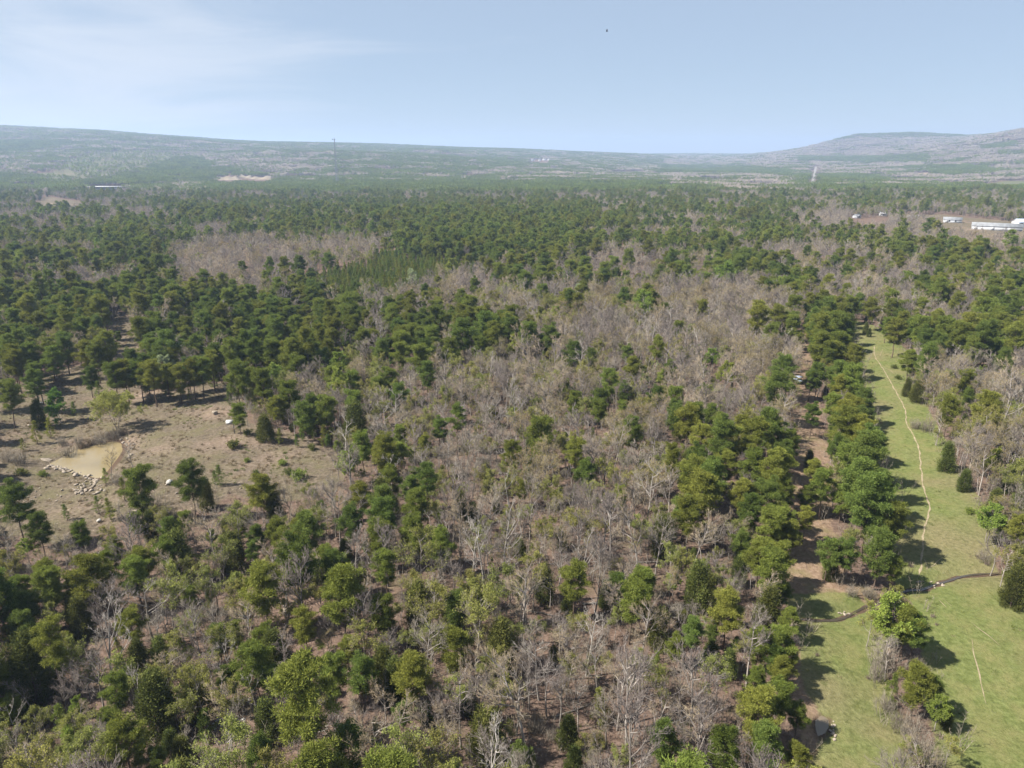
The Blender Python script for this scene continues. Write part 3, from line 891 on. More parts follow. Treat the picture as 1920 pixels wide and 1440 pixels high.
# ------------------------------------------------------------------ trees that the photograph lets one pick out
# tile origin, tile scale, then (kind, x, y, crown width) in that tile's pixels
TILES = [
 ((0, 0), 1.0, 'P 215 712 46|P 238 706 40|P 262 708 44|P 286 712 48|P 310 704 42|P 334 708 46|P 352 694 40|P 376 698 46|P 398 690 42|P 180 676 40|P 160 664 44|P 120 650 48|P 95 668 44|P 60 672 46|P 30 690 44|P 70 705 34|P 245 680 44|P 275 684 40|P 300 676 46|P 330 672 42'),
 ((0, 640), 3.0, '''
G 325 365 125|C 215 415 90|W 640 385 205|P 50 330 150|Y 195 515 85|Y 275 490 75|Y 125 580 50|S 120 730 75|S 240 740 58|Y 410 375 52|Y 555 283 75|Y 1065 303 36|Y 1290 318 60
P 1340 405 115|C 1490 480 110|Y 1570 535 58|S 1390 510 55|S 1310 572 85|Y 1670 560 48|Y 1700 520 55|Y 1820 535 85|S 1755 592 60|Y 1230 757 78|B 735 630 120|B 612 690 105
P 770 815 215|Y 690 830 85|P 1080 820 200|C 1160 870 105|Y 1205 770 50|P 1475 855 190|C 1545 940 125|P 1560 1075 150|P 1440 1110 130|Y 548 920 65|Y 615 945 85|Y 370 962 62
P 90 950 215|P 230 1085 165|L 150 1170 90|S 1680 745 105|S 1625 730 60|S 1585 680 58|S 1440 735 45|S 1390 665 40|P 460 1090 130|P 770 1030 115|U 620 1110 140|P 945 1060 150|P 610 1235 140|P 790 1250 165|C 1000 1220 190
B 1190 1060 195|B 1590 1310 235|P 1800 955 100|P 1840 1240 150|L 1900 600 60|K 380 615 110|K 560 545 120|K 640 520 100|K 440 560 90|K 100 650 130|K 40 640 110|K 350 560 80|Y 590 760 60|K 660 770 110|K 950 960 120|K 840 890 150
P 600 60 150|P 700 190 150|P 500 200 110|P 830 190 140|P 950 40 170|D 960 150 120|Y 945 240 110|P 1080 180 140|P 1200 90 150|Y 1200 210 70|P 1350 190 130|P 1480 260 150|P 1620 330 170|P 1720 420 150|P 1830 400 150|P 1560 400 120|P 200 260 130|P 60 280 90|P 190 190 100|P 300 110 130
'''),
 ((0, 960), 3.0, '''
T 270 730 225|P 285 430 195|P 120 470 150|P 160 560 150|C 450 600 150|P 740 640 185|P 770 370 190|P 930 240 180|P 1230 700 165|P 1330 670 110|P 1475 715 155|P 1440 880 240|P 1295 950 165|P 1530 960 150|P 1715 670 180
P 1870 920 205|T 650 1010 180|P 700 960 120|P 610 1180 110|C 780 850 150|C 905 830 140|C 880 1100 270|P 710 1290 270|P 870 1395 130|Y 1150 1210 140|C 1500 1180 170|P 1450 1390 230|P 1210 1430 150
U 430 1220 230|U 190 1220 210|U 1420 580 150|U 1720 520 160|U 480 930 170|U 80 1330 190|L 430 1310 170|L 440 1110 110
B 1180 130 200|B 1600 330 225|B 930 620 150|B 1060 600 135|B 590 690 180|B 570 500 200|B 1030 850 160|B 1180 860 200|B 1140 390 130|B 1660 1270 210|B 1600 800 180|B 1400 1280 120|B 1880 1170 150|B 1280 560 150|B 620 380 140
P 40 980 110|P 60 1100 140|P 60 680 120|C 60 880 140|P 480 370 120|P 640 200 120|U 900 60 160|U 340 1400 170|K 360 960 150|K 950 1200 160|K 260 1150 130|C 1310 220 160|P 1590 160 130|P 1680 930 150|C 330 960 90|P 330 840 130
'''),
 ((640, 960), 3.0, '''
P 60 60 180|P 235 70 200|P 410 130 190|P 560 195 175|P 250 320 170|P 1310 430 205|C 1140 410 130|P 1550 420 175|P 1695 400 185|P 1630 540 215|C 1790 650 160|P 1880 760 130|P 110 920 215|C 385 700 60|C 370 1010 130|C 480 1140 95
C 820 1250 260|C 1275 1240 150|P 1820 1310 230|P 1000 1410 160|C 1310 1400 130|U 660 565 115|U 860 850 190|U 400 930 170|U 340 570 125|U 1540 620 140|U 1010 470 130|U 1540 310 110|L 1870 400 100|U 1810 1000 210|U 800 200 190|U 910 140 130
B 1100 660 200|B 1235 720 185|B 1390 670 200|B 760 630 150|B 880 620 145|B 1650 770 185|B 80 560 165|B 330 400 145|B 100 180 180|B 640 400 170|B 600 1130 190|B 240 1040 200|B 985 1060 250|B 1500 1120 270|B 750 930 200|B 640 760 150
B 1690 170 280|B 950 370 200|B 1230 270 160|B 1860 560 170|B 1420 240 190|B 1060 60 180|B 560 980 180|B 420 1290 200|B 120 1250 180|B 1480 1330 180|B 190 1370 160|B 1620 1330 200|B 960 720 140|B 1010 850 170|B 1320 930 150|B 500 820 140|B 270 780 170
C 840 480 90|C 1240 160 80|Y 1070 230 70|C 760 490 100|C 1000 200 90|K 1180 1250 110|K 1080 1180 170|K 880 560 120|C 200 200 110|P 30 760 130
'''),
 ((1280, 960), 3.0, '''
P 480 110 180|P 570 50 160|P 430 290 200|P 540 260 180|P 480 360 215|P 250 560 220|C 85 420 180|C 480 560 180|P 430 730 180|P 545 730 190|T 60 690 165|P 555 900 165|P 420 960 150|U 200 950 250|P 420 1130 270|P 560 1080 200|P 650 1150 110|P 240 1350 240|P 480 1300 250|P 640 1370 170
P 330 180 140|C 340 240 110|P 610 130 140|P 560 450 120|P 600 820 110|C 160 800 130|C 260 850 120|P 600 620 130|P 820 240 160|P 920 260 150|P 1110 220 220|P 1080 100 180|P 1180 90 200|P 1180 340 130|C 840 310 100|P 690 60 120
U 1060 620 190|L 1165 630 240|P 1255 640 210|P 1300 700 170|K 1150 820 240|B 1170 780 210|P 1325 950 215|P 1400 1010 120|L 1440 1120 140|C 1480 1160 90|K 1240 1170 200|K 1320 1290 240|K 1150 1070 140|K 1400 1400 200|U 1180 500 170|K 950 440 100|K 1050 450 120|K 1100 900 150|K 1330 840 130|U 1500 1330 150|K 1250 1380 180
C 1870 430 150|U 1820 280 190|B 1770 190 200|P 1890 130 150|L 1740 60 150|C 1900 300 150|K 1700 240 110|U 1900 40 140
B 70 160 220|B 200 120 190|B 170 330 180|B 60 560 140|B 110 1080 190|B 40 900 150|U 330 1060 130|B 40 1330 140
'''),
 ((1280, 500), 3.0, '''
C 1030 348 36|C 1050 372 30|C 715 1082 68|C 1325 695 90|C 1263 685 58|P 1600 740 95|P 1590 670 120|P 110 255 90|P 560 590 160|P 540 700 185|P 420 310 170|P 535 290 130|P 600 310 110|P 500 380 120|L 160 530 95|L 240 610 110|L 240 42 120
A 545 860 185|B 250 760 190|P 1275 540 110|B 1400 575 165|A 1470 690 190|C 1490 1075 105|U 1700 890 200|U 1620 930 160|B 1640 1050 220|C 1590 1200 85|L 1750 1120 140|K 1730 1330 130|K 1600 1180 120|A 1790 1380 170|U 1730 1430 160|C 1760 1320 100
P 760 620 130|P 870 620 150|P 960 650 160|P 880 440 150|P 780 460 160|P 960 500 130|P 730 850 110|P 930 900 195|P 1000 960 165|P 1100 1000 110|P 920 1110 165|P 740 1150 115|P 790 1260 160|P 1000 1250 200|P 1120 1250 180|P 1050 1370 270|P 860 350 130|P 740 290 100|P 920 370 110|P 800 320 110|P 1010 760 140|P 940 780 130|P 850 800 120|P 720 660 90|P 820 540 110
P 980 830 120|P 1050 830 90|P 870 960 120|P 1040 1080 120|P 700 1300 110|P 900 1300 140|P 660 420 60|P 700 330 60|P 690 270 70
P 60 870 150|P 160 850 130|P 100 960 160|P 220 1000 200|P 400 1000 200|P 510 960 130|P 330 920 150|P 160 1240 195|P 530 1180 210|P 400 1140 180|P 340 1330 180|P 480 1330 190|P 570 1080 140|P 250 1120 150|P 80 1110 150|P 570 1280 140|K 1310 880 90|K 1380 890 110|U 1440 950 70|B 1450 870 150|B 1560 600 200|B 1700 800 180|B 1850 700 220|B 1750 640 170|B 1840 880 160|B 1860 980 170|S 1190 560 40|S 1215 620 42|S 1620 1370 60
P 1200 370 130|P 1150 330 90|P 1240 330 100|P 1340 380 140|P 1330 260 110|P 1460 380 130|P 1560 420 150|P 1700 440 170|P 1860 430 150|P 1720 250 140|P 1860 270 120|P 1060 240 110|P 960 230 80|P 990 200 90|P 1760 140 110|B 1760 130 150|B 830 150 150|B 1250 180 180|B 1190 220 160|A 1130 190 140|C 1820 610 90|P 1600 340 140|P 1640 480 130|P 1800 530 120
B 100 430 160|B 350 600 170|B 420 480 150|B 570 420 140|B 350 720 150|B 100 600 130|B 60 700 140|U 380 850 120|A 150 330 130|L 290 260 60
'''),
 ((640, 560), 3.0, '''
T 645 670 125|P 550 750 110|T 480 830 110|P 340 790 110|P 250 860 140|L 350 880 115|L 50 930 140|P 120 840 150|T 475 1020 160|P 395 990 75|P 390 1080 140|P 230 1160 185|P 110 1120 150|C 830 1040 78|C 870 1160 60|T 1300 870 140|P 1375 990 150|T 1570 1120 112|P 1640 735 155|P 1590 545 100|T 1510 470 130
P 1440 570 130|P 1440 650 115|P 1575 640 90|P 1640 400 130|P 1610 325 85|T 1770 285 115|P 1850 400 95|P 1265 500 75|P 1320 510 60|P 1310 590 112|C 1090 760 52|P 1880 580 120|P 1870 650 110|T 1860 890 125|P 1770 560 120|L 1800 460 75|P 1710 470 80|L 965 285 110|P 1180 240 125|L 1690 45 125|L 1205 105 85|U 1120 480 110|U 960 1000 120|U 1100 1110 120
B 770 830 160|B 860 640 150|B 600 460 190|B 820 400 180|B 1110 390 190|A 850 520 150|B 960 450 170|B 1130 660 170|B 1020 620 140|B 620 980 160|B 720 1090 160|B 870 770 150|B 1330 340 180|A 1470 260 140|A 1360 150 110|A 1520 105 80|B 1650 880 190|B 1200 900 150|B 1000 850 150|B 1780 700 150|B 280 980 180|B 300 480 130|U 130 540 140|K 100 700 150|C 80 720 160|U 210 380 120|G 300 340 70|B 70 1380 200|B 170 1350 150|B 1880 1170 170|B 1180 1180 190|B 940 1290 170|U 1020 1230 150|B 760 1330 200|B 1400 800 140|B 1100 980 140
P 690 210 170|P 800 150 150|P 450 340 160|P 340 230 140|P 620 300 130|P 480 430 130|P 260 470 130|P 420 220 80|P 120 230 120|P 40 120 110|P 940 170 120|P 540 110 130|P 1060 220 110|P 330 550 130|P 200 520 110|P 60 470 130|P 70 590 140|P 440 260 120|P 220 300 120|P 860 230 130|P 720 60 120
'''),
 ((0, 400), 4.0, '''
L 135 380 125|U 360 960 130|U 185 950 130|A 930 450 130|A 790 545 130|T 1080 410 125|P 1130 500 130|U 730 950 190|P 890 930 65|L 230 840 45|L 1190 20 80|L 1080 50 90|L 200 130 60|U 430 295 110|U 700 345 100|A 1330 330 100|A 1375 460 120|L 310 10 70|T 215 700 120|P 1050 690 190|P 1290 700 210|P 760 760 190|U 20 960 110|A 30 740 80
'''),
 ((400, 400), 4.0, '''
T 220 410 85|C 262 490 45|L 795 140 78|D 1490 490 105|U 1140 1380 130|L 1370 1080 70|U 1240 1120 110|A 650 730 90|A 580 225 80|A 350 360 110|A 1200 200 150|A 1780 520 130|A 1830 470 100|L 1790 420 110|T 1010 750 110|T 480 1010 110|T 590 1020 140|T 870 1020 130|P 1400 870 150|T 1480 760 110|P 1660 800 110|A 1320 980 130|C 810 1385 60|U 200 1250 130
'''),
 ((840, 380), 4.0, '''
L 800 870 110|L 1455 765 160|A 1030 930 130|A 1220 875 95|U 1130 1060 130|U 1230 1080 90|D 1000 680 120|L 950 780 95|U 1540 610 130|B 450 680 170|A 280 720 100|A 350 720 70|B 520 850 150|P 1330 220 140|P 1110 330 170|P 1360 430 150|P 1500 340 160|P 1290 250 110|P 1640 430 160|L 1000 590 70|P 1730 970 110|P 1900 800 90|P 1830 970 90|L 1610 1310 90|B 860 500 110|B 590 990 100
'''),
]
HAND = []
for (ox, oy), s, txt in TILES:
    for tok in txt.replace('\n', '|').split('|'):
        tok = tok.strip()
        if tok:
            k, x, y, w = tok.split()
            HAND.append((k, ox + float(x) / s, oy + float(y) / s, float(w) / s))

MINW = dict(P=2.6, T=2.4, Y=1.0, C=1.0, B=3.0, U=2.6, A=3.0, W=4.0, L=2.0, G=2.0, D=2.5, S=0.6, K=1.0)
MAXW = dict(P=8.5, T=8.0, Y=4.5, C=8.0, B=9.0, U=9.0, A=10.0, W=11.0, L=9.0, G=8.0, D=8.0, S=3.5, K=7.0)

TREES = []     # kind, x, y, z, width, variant
hk = [h[0] for h in HAND]
hx, hy, hw = (np.array([h[i] for h in HAND]) for i in (1, 2, 3))
dh = np.array([6.0 if k not in 'YSK' else 1.0 for k in hk])
for _ in range(4):
    X, Y, Z, T = unproject(hx, hy, dh)
    wm = np.clip(hw * T / FPX, [MINW[k] for k in hk], [MAXW[k] for k in hk])
    dh = np.array([w * RATIO[k] * CEN[k] for k, w in zip(hk, wm)])
for k, x, y, w in zip(hk, X, Y, wm):
    TREES.append([k, x, y, 0.0, w, RNG.integers(0, len(VAR[k])), True])

# ------------------------------------------------------------------ the rest of the forest, by stand
STANDS = [  # polygon in photograph pixels, mix of kinds, how much of the ground is taken
 ([(-300, 0), (2300, 0), (2300, 1800), (-300, 1800)], dict(P=.32, U=.12, C=.04, A=.05, B=.47), 1.0),
 ([(-300, 430), (340, 430), (700, 480), (760, 640), (700, 760), (560, 800), (420, 740), (-300, 720)], dict(P=.57, T=.07, Y=.07, L=.025, U=.085, A=.04, B=.14), 1.0),
 ([(-300, 380), (330, 380), (330, 432), (-300, 432)], dict(P=.28, L=.03, U=.07, B=.62), 1.0),
 ([(330, 380), (700, 375), (1100, 380), (1120, 470), (1000, 500), (880, 470), (700, 450), (560, 440), (330, 440)], dict(P=.62, L=.03, U=.06, A=.05, B=.24), 1.1),
 ([(700, 400), (1080, 400), (1100, 470), (980, 490), (860, 475), (740, 465)], dict(P=.96, B=.04), 1.3),
 ([(330, 455), (420, 435), (560, 440), (720, 445), (735, 470), (640, 495), (540, 505), (480, 535), (340, 535), (310, 500)], dict(B=.8, A=.1, U=.08, P=.02), 1.0),
 ([(540, 530), (600, 500), (715, 465), (800, 468), (880, 480), (860, 510), (790, 520), (740, 545), (660, 548), (560, 548)], dict(Y=1.0), 1.5),
 ([(190, 450), (330, 440), (310, 475), (200, 478)], dict(Y=.7, P=.3), 1.3),
 ([(350, 545), (480, 540), (640, 545), (650, 580), (580, 600), (540, 640), (450, 650), (350, 610)], dict(Y=.45, P=.5, B=.05), 1.1),
 ([(640, 560), (700, 545), (860, 520), (960, 560), (1060, 640), (1050, 665), (880, 660), (820, 690), (700, 740), (640, 700)], dict(P=.55, Y=.08, B=.27, U=.08, A=.02), 1.0),
 ([(740, 545), (800, 520), (900, 490), (930, 530), (860, 560), (780, 575)], dict(B=.75, A=.15, P=.1), 1.0),
 ([(940, 470), (1100, 480), (1140, 520), (1100, 550), (960, 560), (930, 530)], dict(P=.5, B=.4, U=.1), 1.0),
 ([(1000, 560), (1200, 530), (1380, 520), (1480, 570), (1490, 700), (1400, 780), (1200, 640), (1060, 640)], dict(B=.60, A=.24, U=.11, P=.05), 1.05),
 ([(1100, 380), (1700, 395), (1990, 450), (1990, 560), (1600, 600), (1480, 570), (1380, 520), (1150, 520)], dict(P=.42, L=.01, U=.05, A=.06, B=.46), 1.05),
 ([(1490, 398), (1560, 391), (1700, 396), (1990, 412), (1990, 452), (1880, 448), (1700, 438), (1580, 420), (1500, 411)], dict(P=.03, U=.04, B=.93), 1.0),
 ([(1240, 520), (1420, 525), (1440, 580), (1320, 600), (1200, 580)], dict(B=.78, A=.17, P=.05), 1.05),
 ([(1600, 540), (1990, 540), (1990, 660), (1700, 650), (1620, 600)], dict(P=.55, U=.07, B=.38), 1.05),
 ([(1700, 660), (1990, 640), (1990, 900), (1860, 900), (1740, 780)], dict(B=.6, A=.18, P=.14, U=.08), 1.05),
 ([(1780, 880), (1990, 860), (1990, 1130), (1900, 1110), (1850, 1000)], dict(B=.4, U=.25, C=.2, P=.1, L=.05), 1.0),
 ([(850, 650), (1060, 640), (1330, 640), (1420, 720), (1400, 770), (1260, 850), (1250, 1000), (1400, 1020), (1390, 1080), (1200, 1060), (880, 1090), (860, 900), (700, 900), (650, 850), (740, 760)],
  dict(P=.03, C=.02, A=.13, U=.14, B=.64, K=.04), 0.92),
 ([(1260, 760), (1380, 770), (1470, 800), (1490, 1000), (1490, 1200), (1500, 1500), (1400, 1500), (1440, 1200), (1420, 1000), (1300, 930)], dict(P=.72, C=.12, U=.1, B=.06), 1.0),
 ([(1500, 590), (1570, 590), (1640, 720), (1660, 850), (1700, 1000), (1690, 1090), (1590, 1090), (1540, 950), (1560, 800), (1520, 700)], dict(P=.85, C=.05, U=.05, B=.05), 1.0),
 ([(640, 820), (800, 760), (840, 900), (850, 1010), (660, 1010), (620, 920)], dict(P=.6, C=.05, B=.25, U=.1), 0.95),
 ([(-100, 1000), (400, 960), (660, 1000), (660, 1500), (-100, 1500)], dict(P=.38, C=.07, U=.24, B=.29, K=.02), 1.2),
 ([(-100, 1300), (150, 1280), (560, 1340), (620, 1500), (-100, 1500)], dict(P=.25, C=.12, U=.4, B=.23), 1.0),
 ([(660, 1010), (1280, 1060), (1420, 1080), (1430, 1500), (660, 1500)], dict(P=.09, C=.05, U=.21, B=.61, K=.04), 1.2),
]
NOTREE = [WCLEAR, WGLADE, WGLADEB, WSTRIP, WLANE, WMEADOW, WPOND, WDRY, WPAD, WYARD]
WID = dict(P=(4.3, 7.3), T=(4.5, 6.5), Y=(2.4, 3.6), C=(2.2, 4.6), B=(4.6, 7.8), U=(4.2, 7.0), A=(6.0, 8.5), L=(4.0, 6.5), G=(4, 6), D=(4, 6), S=(1, 2), K=(2, 4))
WID['Y'] = (3.2, 4.4)

occ = {}
CELL = 8.0
def occ_add(x, y, r, k):
    occ.setdefault((int(x // CELL), int(y // CELL)), []).append((x, y, r, k))
def occ_hit(x, y, r, k, f):
    cx, cy = int(x // CELL), int(y // CELL)
    for i in (-1, 0, 1):
        for j in (-1, 0, 1):
            for (a, b, c, kk) in occ.get((cx + i, cy + j), ()):
                ff = f if kk in 'PTCLGYD' or k in 'PTCLGYD' else f * 0.72
                if (a - x) ** 2 + (b - y) ** 2 < (ff * (c + r)) ** 2:
                    return True
    return False
for t in TREES:
    occ_add(t[1], t[2], t[4] / 2, t[0])

SHEDVIEW = [(1762, 405), (1810, 408), (1825, 408), (1925, 412), (1925, 432), (1830, 428), (1762, 418)]
HOUSEVIEW = [(1588, 403), (1668, 401), (1668, 411), (1590, 413)]

# where the trees picked out above show, and how far off: a filler tree must not stand in front of them
SEEN = np.zeros((362, 482))
for (k, hx_, hy_, hw_), t_ in zip(HAND, T):
    if hw_ < 12 or k in 'BKUAW':
        continue
    q = hw_ * 0.36 / 4
    for j in range(max(0, int(hy_ / 4 - q)), min(361, int(hy_ / 4 + q)) + 1):
        for i_ in range(max(0, int(hx_ / 4 - q)), min(481, int(hx_ / 4 + q)) + 1):
            if (i_ - hx_ / 4) ** 2 + (j - hy_ / 4) ** 2 < q * q:
                SEEN[j, i_] = max(SEEN[j, i_], t_)
def hides(x, y, z):
    bad = np.zeros(len(x), bool)
    for hh in (3.0, 5.5, 8.0, 10.0):
        for ox in (-1.8, 0.0, 1.8):
            qx, qy, dep = project(x + ox, y, z + hh)
            i_, j = (qx / 4).astype(int), (qy / 4).astype(int)
            ok = (i_ >= 0) & (i_ < 482) & (j >= 0) & (j < 362)
            bad |= ok & (SEEN[np.clip(j, 0, 361), np.clip(i_, 0, 481)] > dep * 1.03)
    return bad

def candidates(y0, y1, s):
    ys = np.arange(y0, y1, s)
    xs, yy = [], []
    for y in ys:
        half = (0.86 if y < 1240 else 1.06) * y + 50
        a = np.arange(-half, half, s)
        xs.append(a)
        yy.append(np.full(len(a), y))
    x, y = np.concatenate(xs), np.concatenate(yy)
    x = x + RNG.uniform(-0.8, 0.8, len(x)) * s
    y = y + RNG.uniform(-0.8, 0.8, len(y)) * s
    return x, y

def near_polys(x, y, polys, grow):
    m = np.zeros(len(x), bool)
    for p in polys:
        pa = np.array(p)
        b = (x > pa[:, 0].min() - 20) & (x < pa[:, 0].max() + 20) & (y > pa[:, 1].min() - 20) & (y < pa[:, 1].max() + 20)
        if b.any():
            q = np.zeros(len(x), bool)
            q[b] = sdist(x[b], y[b], p) > -grow
            m |= q
    return m

def fill(y0, y1, s, f):
    x, y = candidates(y0, y1, s)
    z = terrain(x, y)
    bad = near_polys(x, y, NOTREE, 0.5)
    bad |= seg_dist(x, y, WCREEK) < 2.0
    bad |= (seg_dist(x, y, WROAD) < 16)
    px, py, _ = project(x, y, z + 7.5)
    bad |= hides(x, y, z) & (RNG.uniform(size=len(x)) < 0.85)
    for hh in (3.5, 7.0, 10.5):
        qx, qy, _ = project(x, y, z + hh)
        for pg in (CLEARING, STRIP, LANE, MEADOW, GLADE, SHEDVIEW, HOUSEVIEW):
            bad |= in_poly(qx, qy, pg)
    st = np.zeros(len(x), int)
    jx = px + RNG.normal(size=len(x)) * 14 + 16 * sines(x, y, 40, 91)
    jy = py + (RNG.normal(size=len(x)) * 5 + 6 * sines(x, y, 50, 92)) * np.clip((py - 330) / 250, 0.15, 1)
    for i, (poly, mix, den) in enumerate(STANDS):
        st[in_poly(jx, jy, poly)] = i
    pat = 0.6 * sines(x, y, 34, 61, 7) + 0.8 * sines(x, y, 95, 62, 6) + RNG.normal(size=len(x)) * 0.55
    uu = np.zeros(len(x))
    for q in range(len(STANDS)):
        c = np.where(st == q)[0]
        uu[c[np.argsort(pat[c])]] = (np.arange(len(c)) + 0.5) / max(1, len(c))
    order = RNG.permutation(len(x))
    for i in order:
        if bad[i]:
            continue
        poly, mix, den = STANDS[st[i]]
        ks = list(mix)
        k = ks[int(np.searchsorted(np.cumsum([mix[a] for a in ks]), uu[i]))]
        a, b = WID[k]
        w = RNG.uniform(a, b)
        if k == 'P' and y[i] > 330:
            w *= RNG.uniform(0.8, 1.35)
        if occ_hit(x[i], y[i], w / 2, k, f / den):
            continue
        occ_add(x[i], y[i], w / 2, k)
        TREES.append([k, x[i], y[i], 0.0, w, RNG.integers(0, len(VAR[k])), False])

fill(34, 330, 1.9, 0.60)
fill(330, 1250, 3.0, 0.72)
def fill_small(y0, y1, s, share):
    x, y = candidates(y0, y1, s)
    z = terrain(x, y)
    bad = near_polys(x, y, NOTREE, 0.2) | (seg_dist(x, y, WCREEK) < 1.5) | (RNG.uniform(size=len(x)) > share)
    for hh in (2.5, 5.5):
        qx, qy, _ = project(x, y, z + hh)
        for pg in (CLEARING, STRIP, LANE, MEADOW, GLADE):
            bad |= in_poly(qx, qy, pg)
    bad |= hides(x, y, z - 3.5) & (RNG.uniform(size=len(x)) < 0.6)
    for i in np.where(~bad)[0]:
        k = 'BBBBBBUUUACPY'[RNG.integers(0, 13)]
        w = RNG.uniform(2.3, 4.6) if k not in 'CPY' else RNG.uniform(1.3, 3.0)
        if occ_hit(x[i], y[i], w / 2, k, 0.42):
            continue
        occ_add(x[i], y[i], w / 2, k)
        TREES.append([k, x[i], y[i], 0.0, w, RNG.integers(0, len(VAR[k])), False])
fill_small(34, 330, 2.1, 0.7)
ZT = terrain(np.array([t[1] for t in TREES]), np.array([t[2] for t in TREES]))
for t, z in zip(TREES, ZT):
    t[3] = float(z)

# ------------------------------------------------------------------ one object for each uncountable remainder of a kind: real trees instanced on points
def combo_lod(built):
    wood, fol, w, h = built
    c = Acc()
    c.join(wood)
    if fol is not None:
        c.join(fol)
    return c, w, h

LOD = {k: [] for k in VAR}
for s in range(3):
    LOD['P'].append((combo_lod(pine(500 + s, 12, 6.6, 0.28, 30, 4, 26, 0.26, 3, 0, 1)), [M_PBARK, M_PINE[s]]))
    LOD['P'].append((combo_lod(pine(505 + s, 11, 6.6, 0.2, 30, 4, 26, 0.26, 3, 0, 1)), [M_PBARK, M_PINE[s]]))
    LOD['T'].append((combo_lod(pine(510 + s, 13.5, 5.6, 0.48, 26, 4, 26, 0.26, 3, 0, 1)), [M_PBARK, M_PINE[s]]))
    LOD['Y'].append((combo_lod(pine(520 + s, 5.4, 3.9, 0.04, 28, 4, 22, 0.32, 3, 1.0, 1)), [M_PBARK, M_YOUNG]))
LOD['C'].append((combo_lod(cedar(530, 7, 4.2, 700, 0.36, 0.6, wood_n=3)), [M_PBARK, M_CEDAR]))
for s in range(3):
    LOD['B'].append((combo_lod(bare(540 + s, 10.4, 7, 0.5, 9, 6, 5, 2, fork=0.34, twig=0.03, limb=1.4)), [M_BBARK, M_BUD, (M_TWIG, M_TWIG_TAN, M_TWIG_DARK)[s]]))
    LOD['U'].append((combo_lod(bare(550 + s, 9.6, 7, 0.55, 8, 6, 5, 1, twig=0.03, leaf=2, leaf_len=0.3, leaf_w=0.2, fork=0.3)), BM))
LOD['A'].append((combo_lod(bare(560, 10.2, 8, 0.6, 8, 5, 4, 1, leaf=2, leaf_len=0.3, leaf_w=0.2, fork=0.32)), [M_BBARK, M_TAN, M_TWIG]))
LOD['L'].append((combo_lod(bare(565, 10, 6, 0.55, 8, 5, 4, 0, leaf=9, leaf_len=0.35, leaf_w=0.28, fork=0.25)), [M_BBARK, M_LIME, M_TWIG]))

def scatter(name, label, meshes, pts, idx, rotz, scale, tilt=None):
    """meshes: list of mesh data; one vertex of the carrier per plant."""
    me = bpy.data.meshes.new(name)
    n = len(pts)
    me.vertices.add(n)
    me.vertices.foreach_set('co', np.asarray(pts, np.float32).ravel())
    def at(nm, typ, data, key='value'):
        a = me.attributes.new(nm, typ, 'POINT')
        a.data.foreach_set(key, data)
    at('kind_index', 'INT', np.asarray(idx, np.int32))
    rot = np.zeros((n, 3), np.float32)
    rot[:, 2] = rotz
    at('turn', 'FLOAT_VECTOR', rot.ravel(), 'vector')
    at('size', 'FLOAT_VECTOR', np.asarray(scale, np.float32).ravel(), 'vector')
    o = link(bpy.data.objects.new(name, me), kind='stuff', label=label)
    ng = bpy.data.node_groups.new(name, 'GeometryNodeTree')
    ng.interface.new_socket('Geometry', in_out='INPUT', socket_type='NodeSocketGeometry')
    ng.interface.new_socket('Geometry', in_out='OUTPUT', socket_type='NodeSocketGeometry')
    N, L = ng.nodes, ng.links
    gi, go = N.new('NodeGroupInput'), N.new('NodeGroupOutput')
    def named(nm, typ):
        a = N.new('GeometryNodeInputNamedAttribute')
        a.data_type = typ
        a.inputs['Name'].default_value = nm
        return a.outputs['Attribute']
    ai, ar, asz = named('kind_index', 'INT'), named('turn', 'FLOAT_VECTOR'), named('size', 'FLOAT_VECTOR')
    jn = N.new('GeometryNodeJoinGeometry')
    for k, m in enumerate(meshes):
        src = bpy.data.objects.new(name + '_source', m)
        oi = N.new('GeometryNodeObjectInfo')
        oi.inputs['Object'].default_value = src
        oi.inputs['As Instance'].default_value = False
        cmpn = N.new('FunctionNodeCompare')
        cmpn.data_type = 'INT'
        cmpn.operation = 'EQUAL'
        L.new(ai, cmpn.inputs[2])
        cmpn.inputs[3].default_value = k
        ip = N.new('GeometryNodeInstanceOnPoints')
        L.new(gi.outputs[0], ip.inputs['Points'])
        L.new(cmpn.outputs[0], ip.inputs['Selection'])
        L.new(oi.outputs['Geometry'], ip.inputs['Instance'])
        e2r = N.new('FunctionNodeEulerToRotation')
        L.new(ar, e2r.inputs[0])
        L.new(e2r.outputs[0], ip.inputs['Rotation'])
        L.new(asz, ip.inputs['Scale'])
        L.new(ip.outputs[0], jn.inputs[0])
    L.new(jn.outputs[0], go.inputs[0])
    md = o.modifiers.new('plants', 'NODES')
    md.node_group = ng
    return o

TA = np.array([(t[1], t[2], t[3], t[4]) for t in TREES])
TK = np.array([t[0] for t in TREES])
TV = np.array([t[5] for t in TREES])
THAND = np.array([t[6] for t in TREES])
HC = np.array([CEN[k] * RATIO[k] for k in TK]) * TA[:, 3]
TPX, TPY, TDEP = project(TA[:, 0], TA[:, 1], TA[:, 2] + HC)
TWPX = TA[:, 3] * FPX / np.maximum(TDEP, 1)
INFR = (TPX > -10) & (TPX < 1930) & (TPY < 1450) & (TPY > 0) & (TDEP > 5)
TMAIN = np.array([MAIN[k] for k in TK])
ROT = RNG.uniform(0, 6.283, len(TREES))
ZS = RNG.uniform(0.88, 1.14, len(TREES))
INDIV = np.zeros(len(TREES), bool)
for k in CAT:
    c = np.where((TMAIN == k) & INFR)[0]
    c = c[np.argsort(-TWPX[c] - 1e4 * THAND[c] * (TWPX[c] > 20))][:300]
    INDIV[c] = True

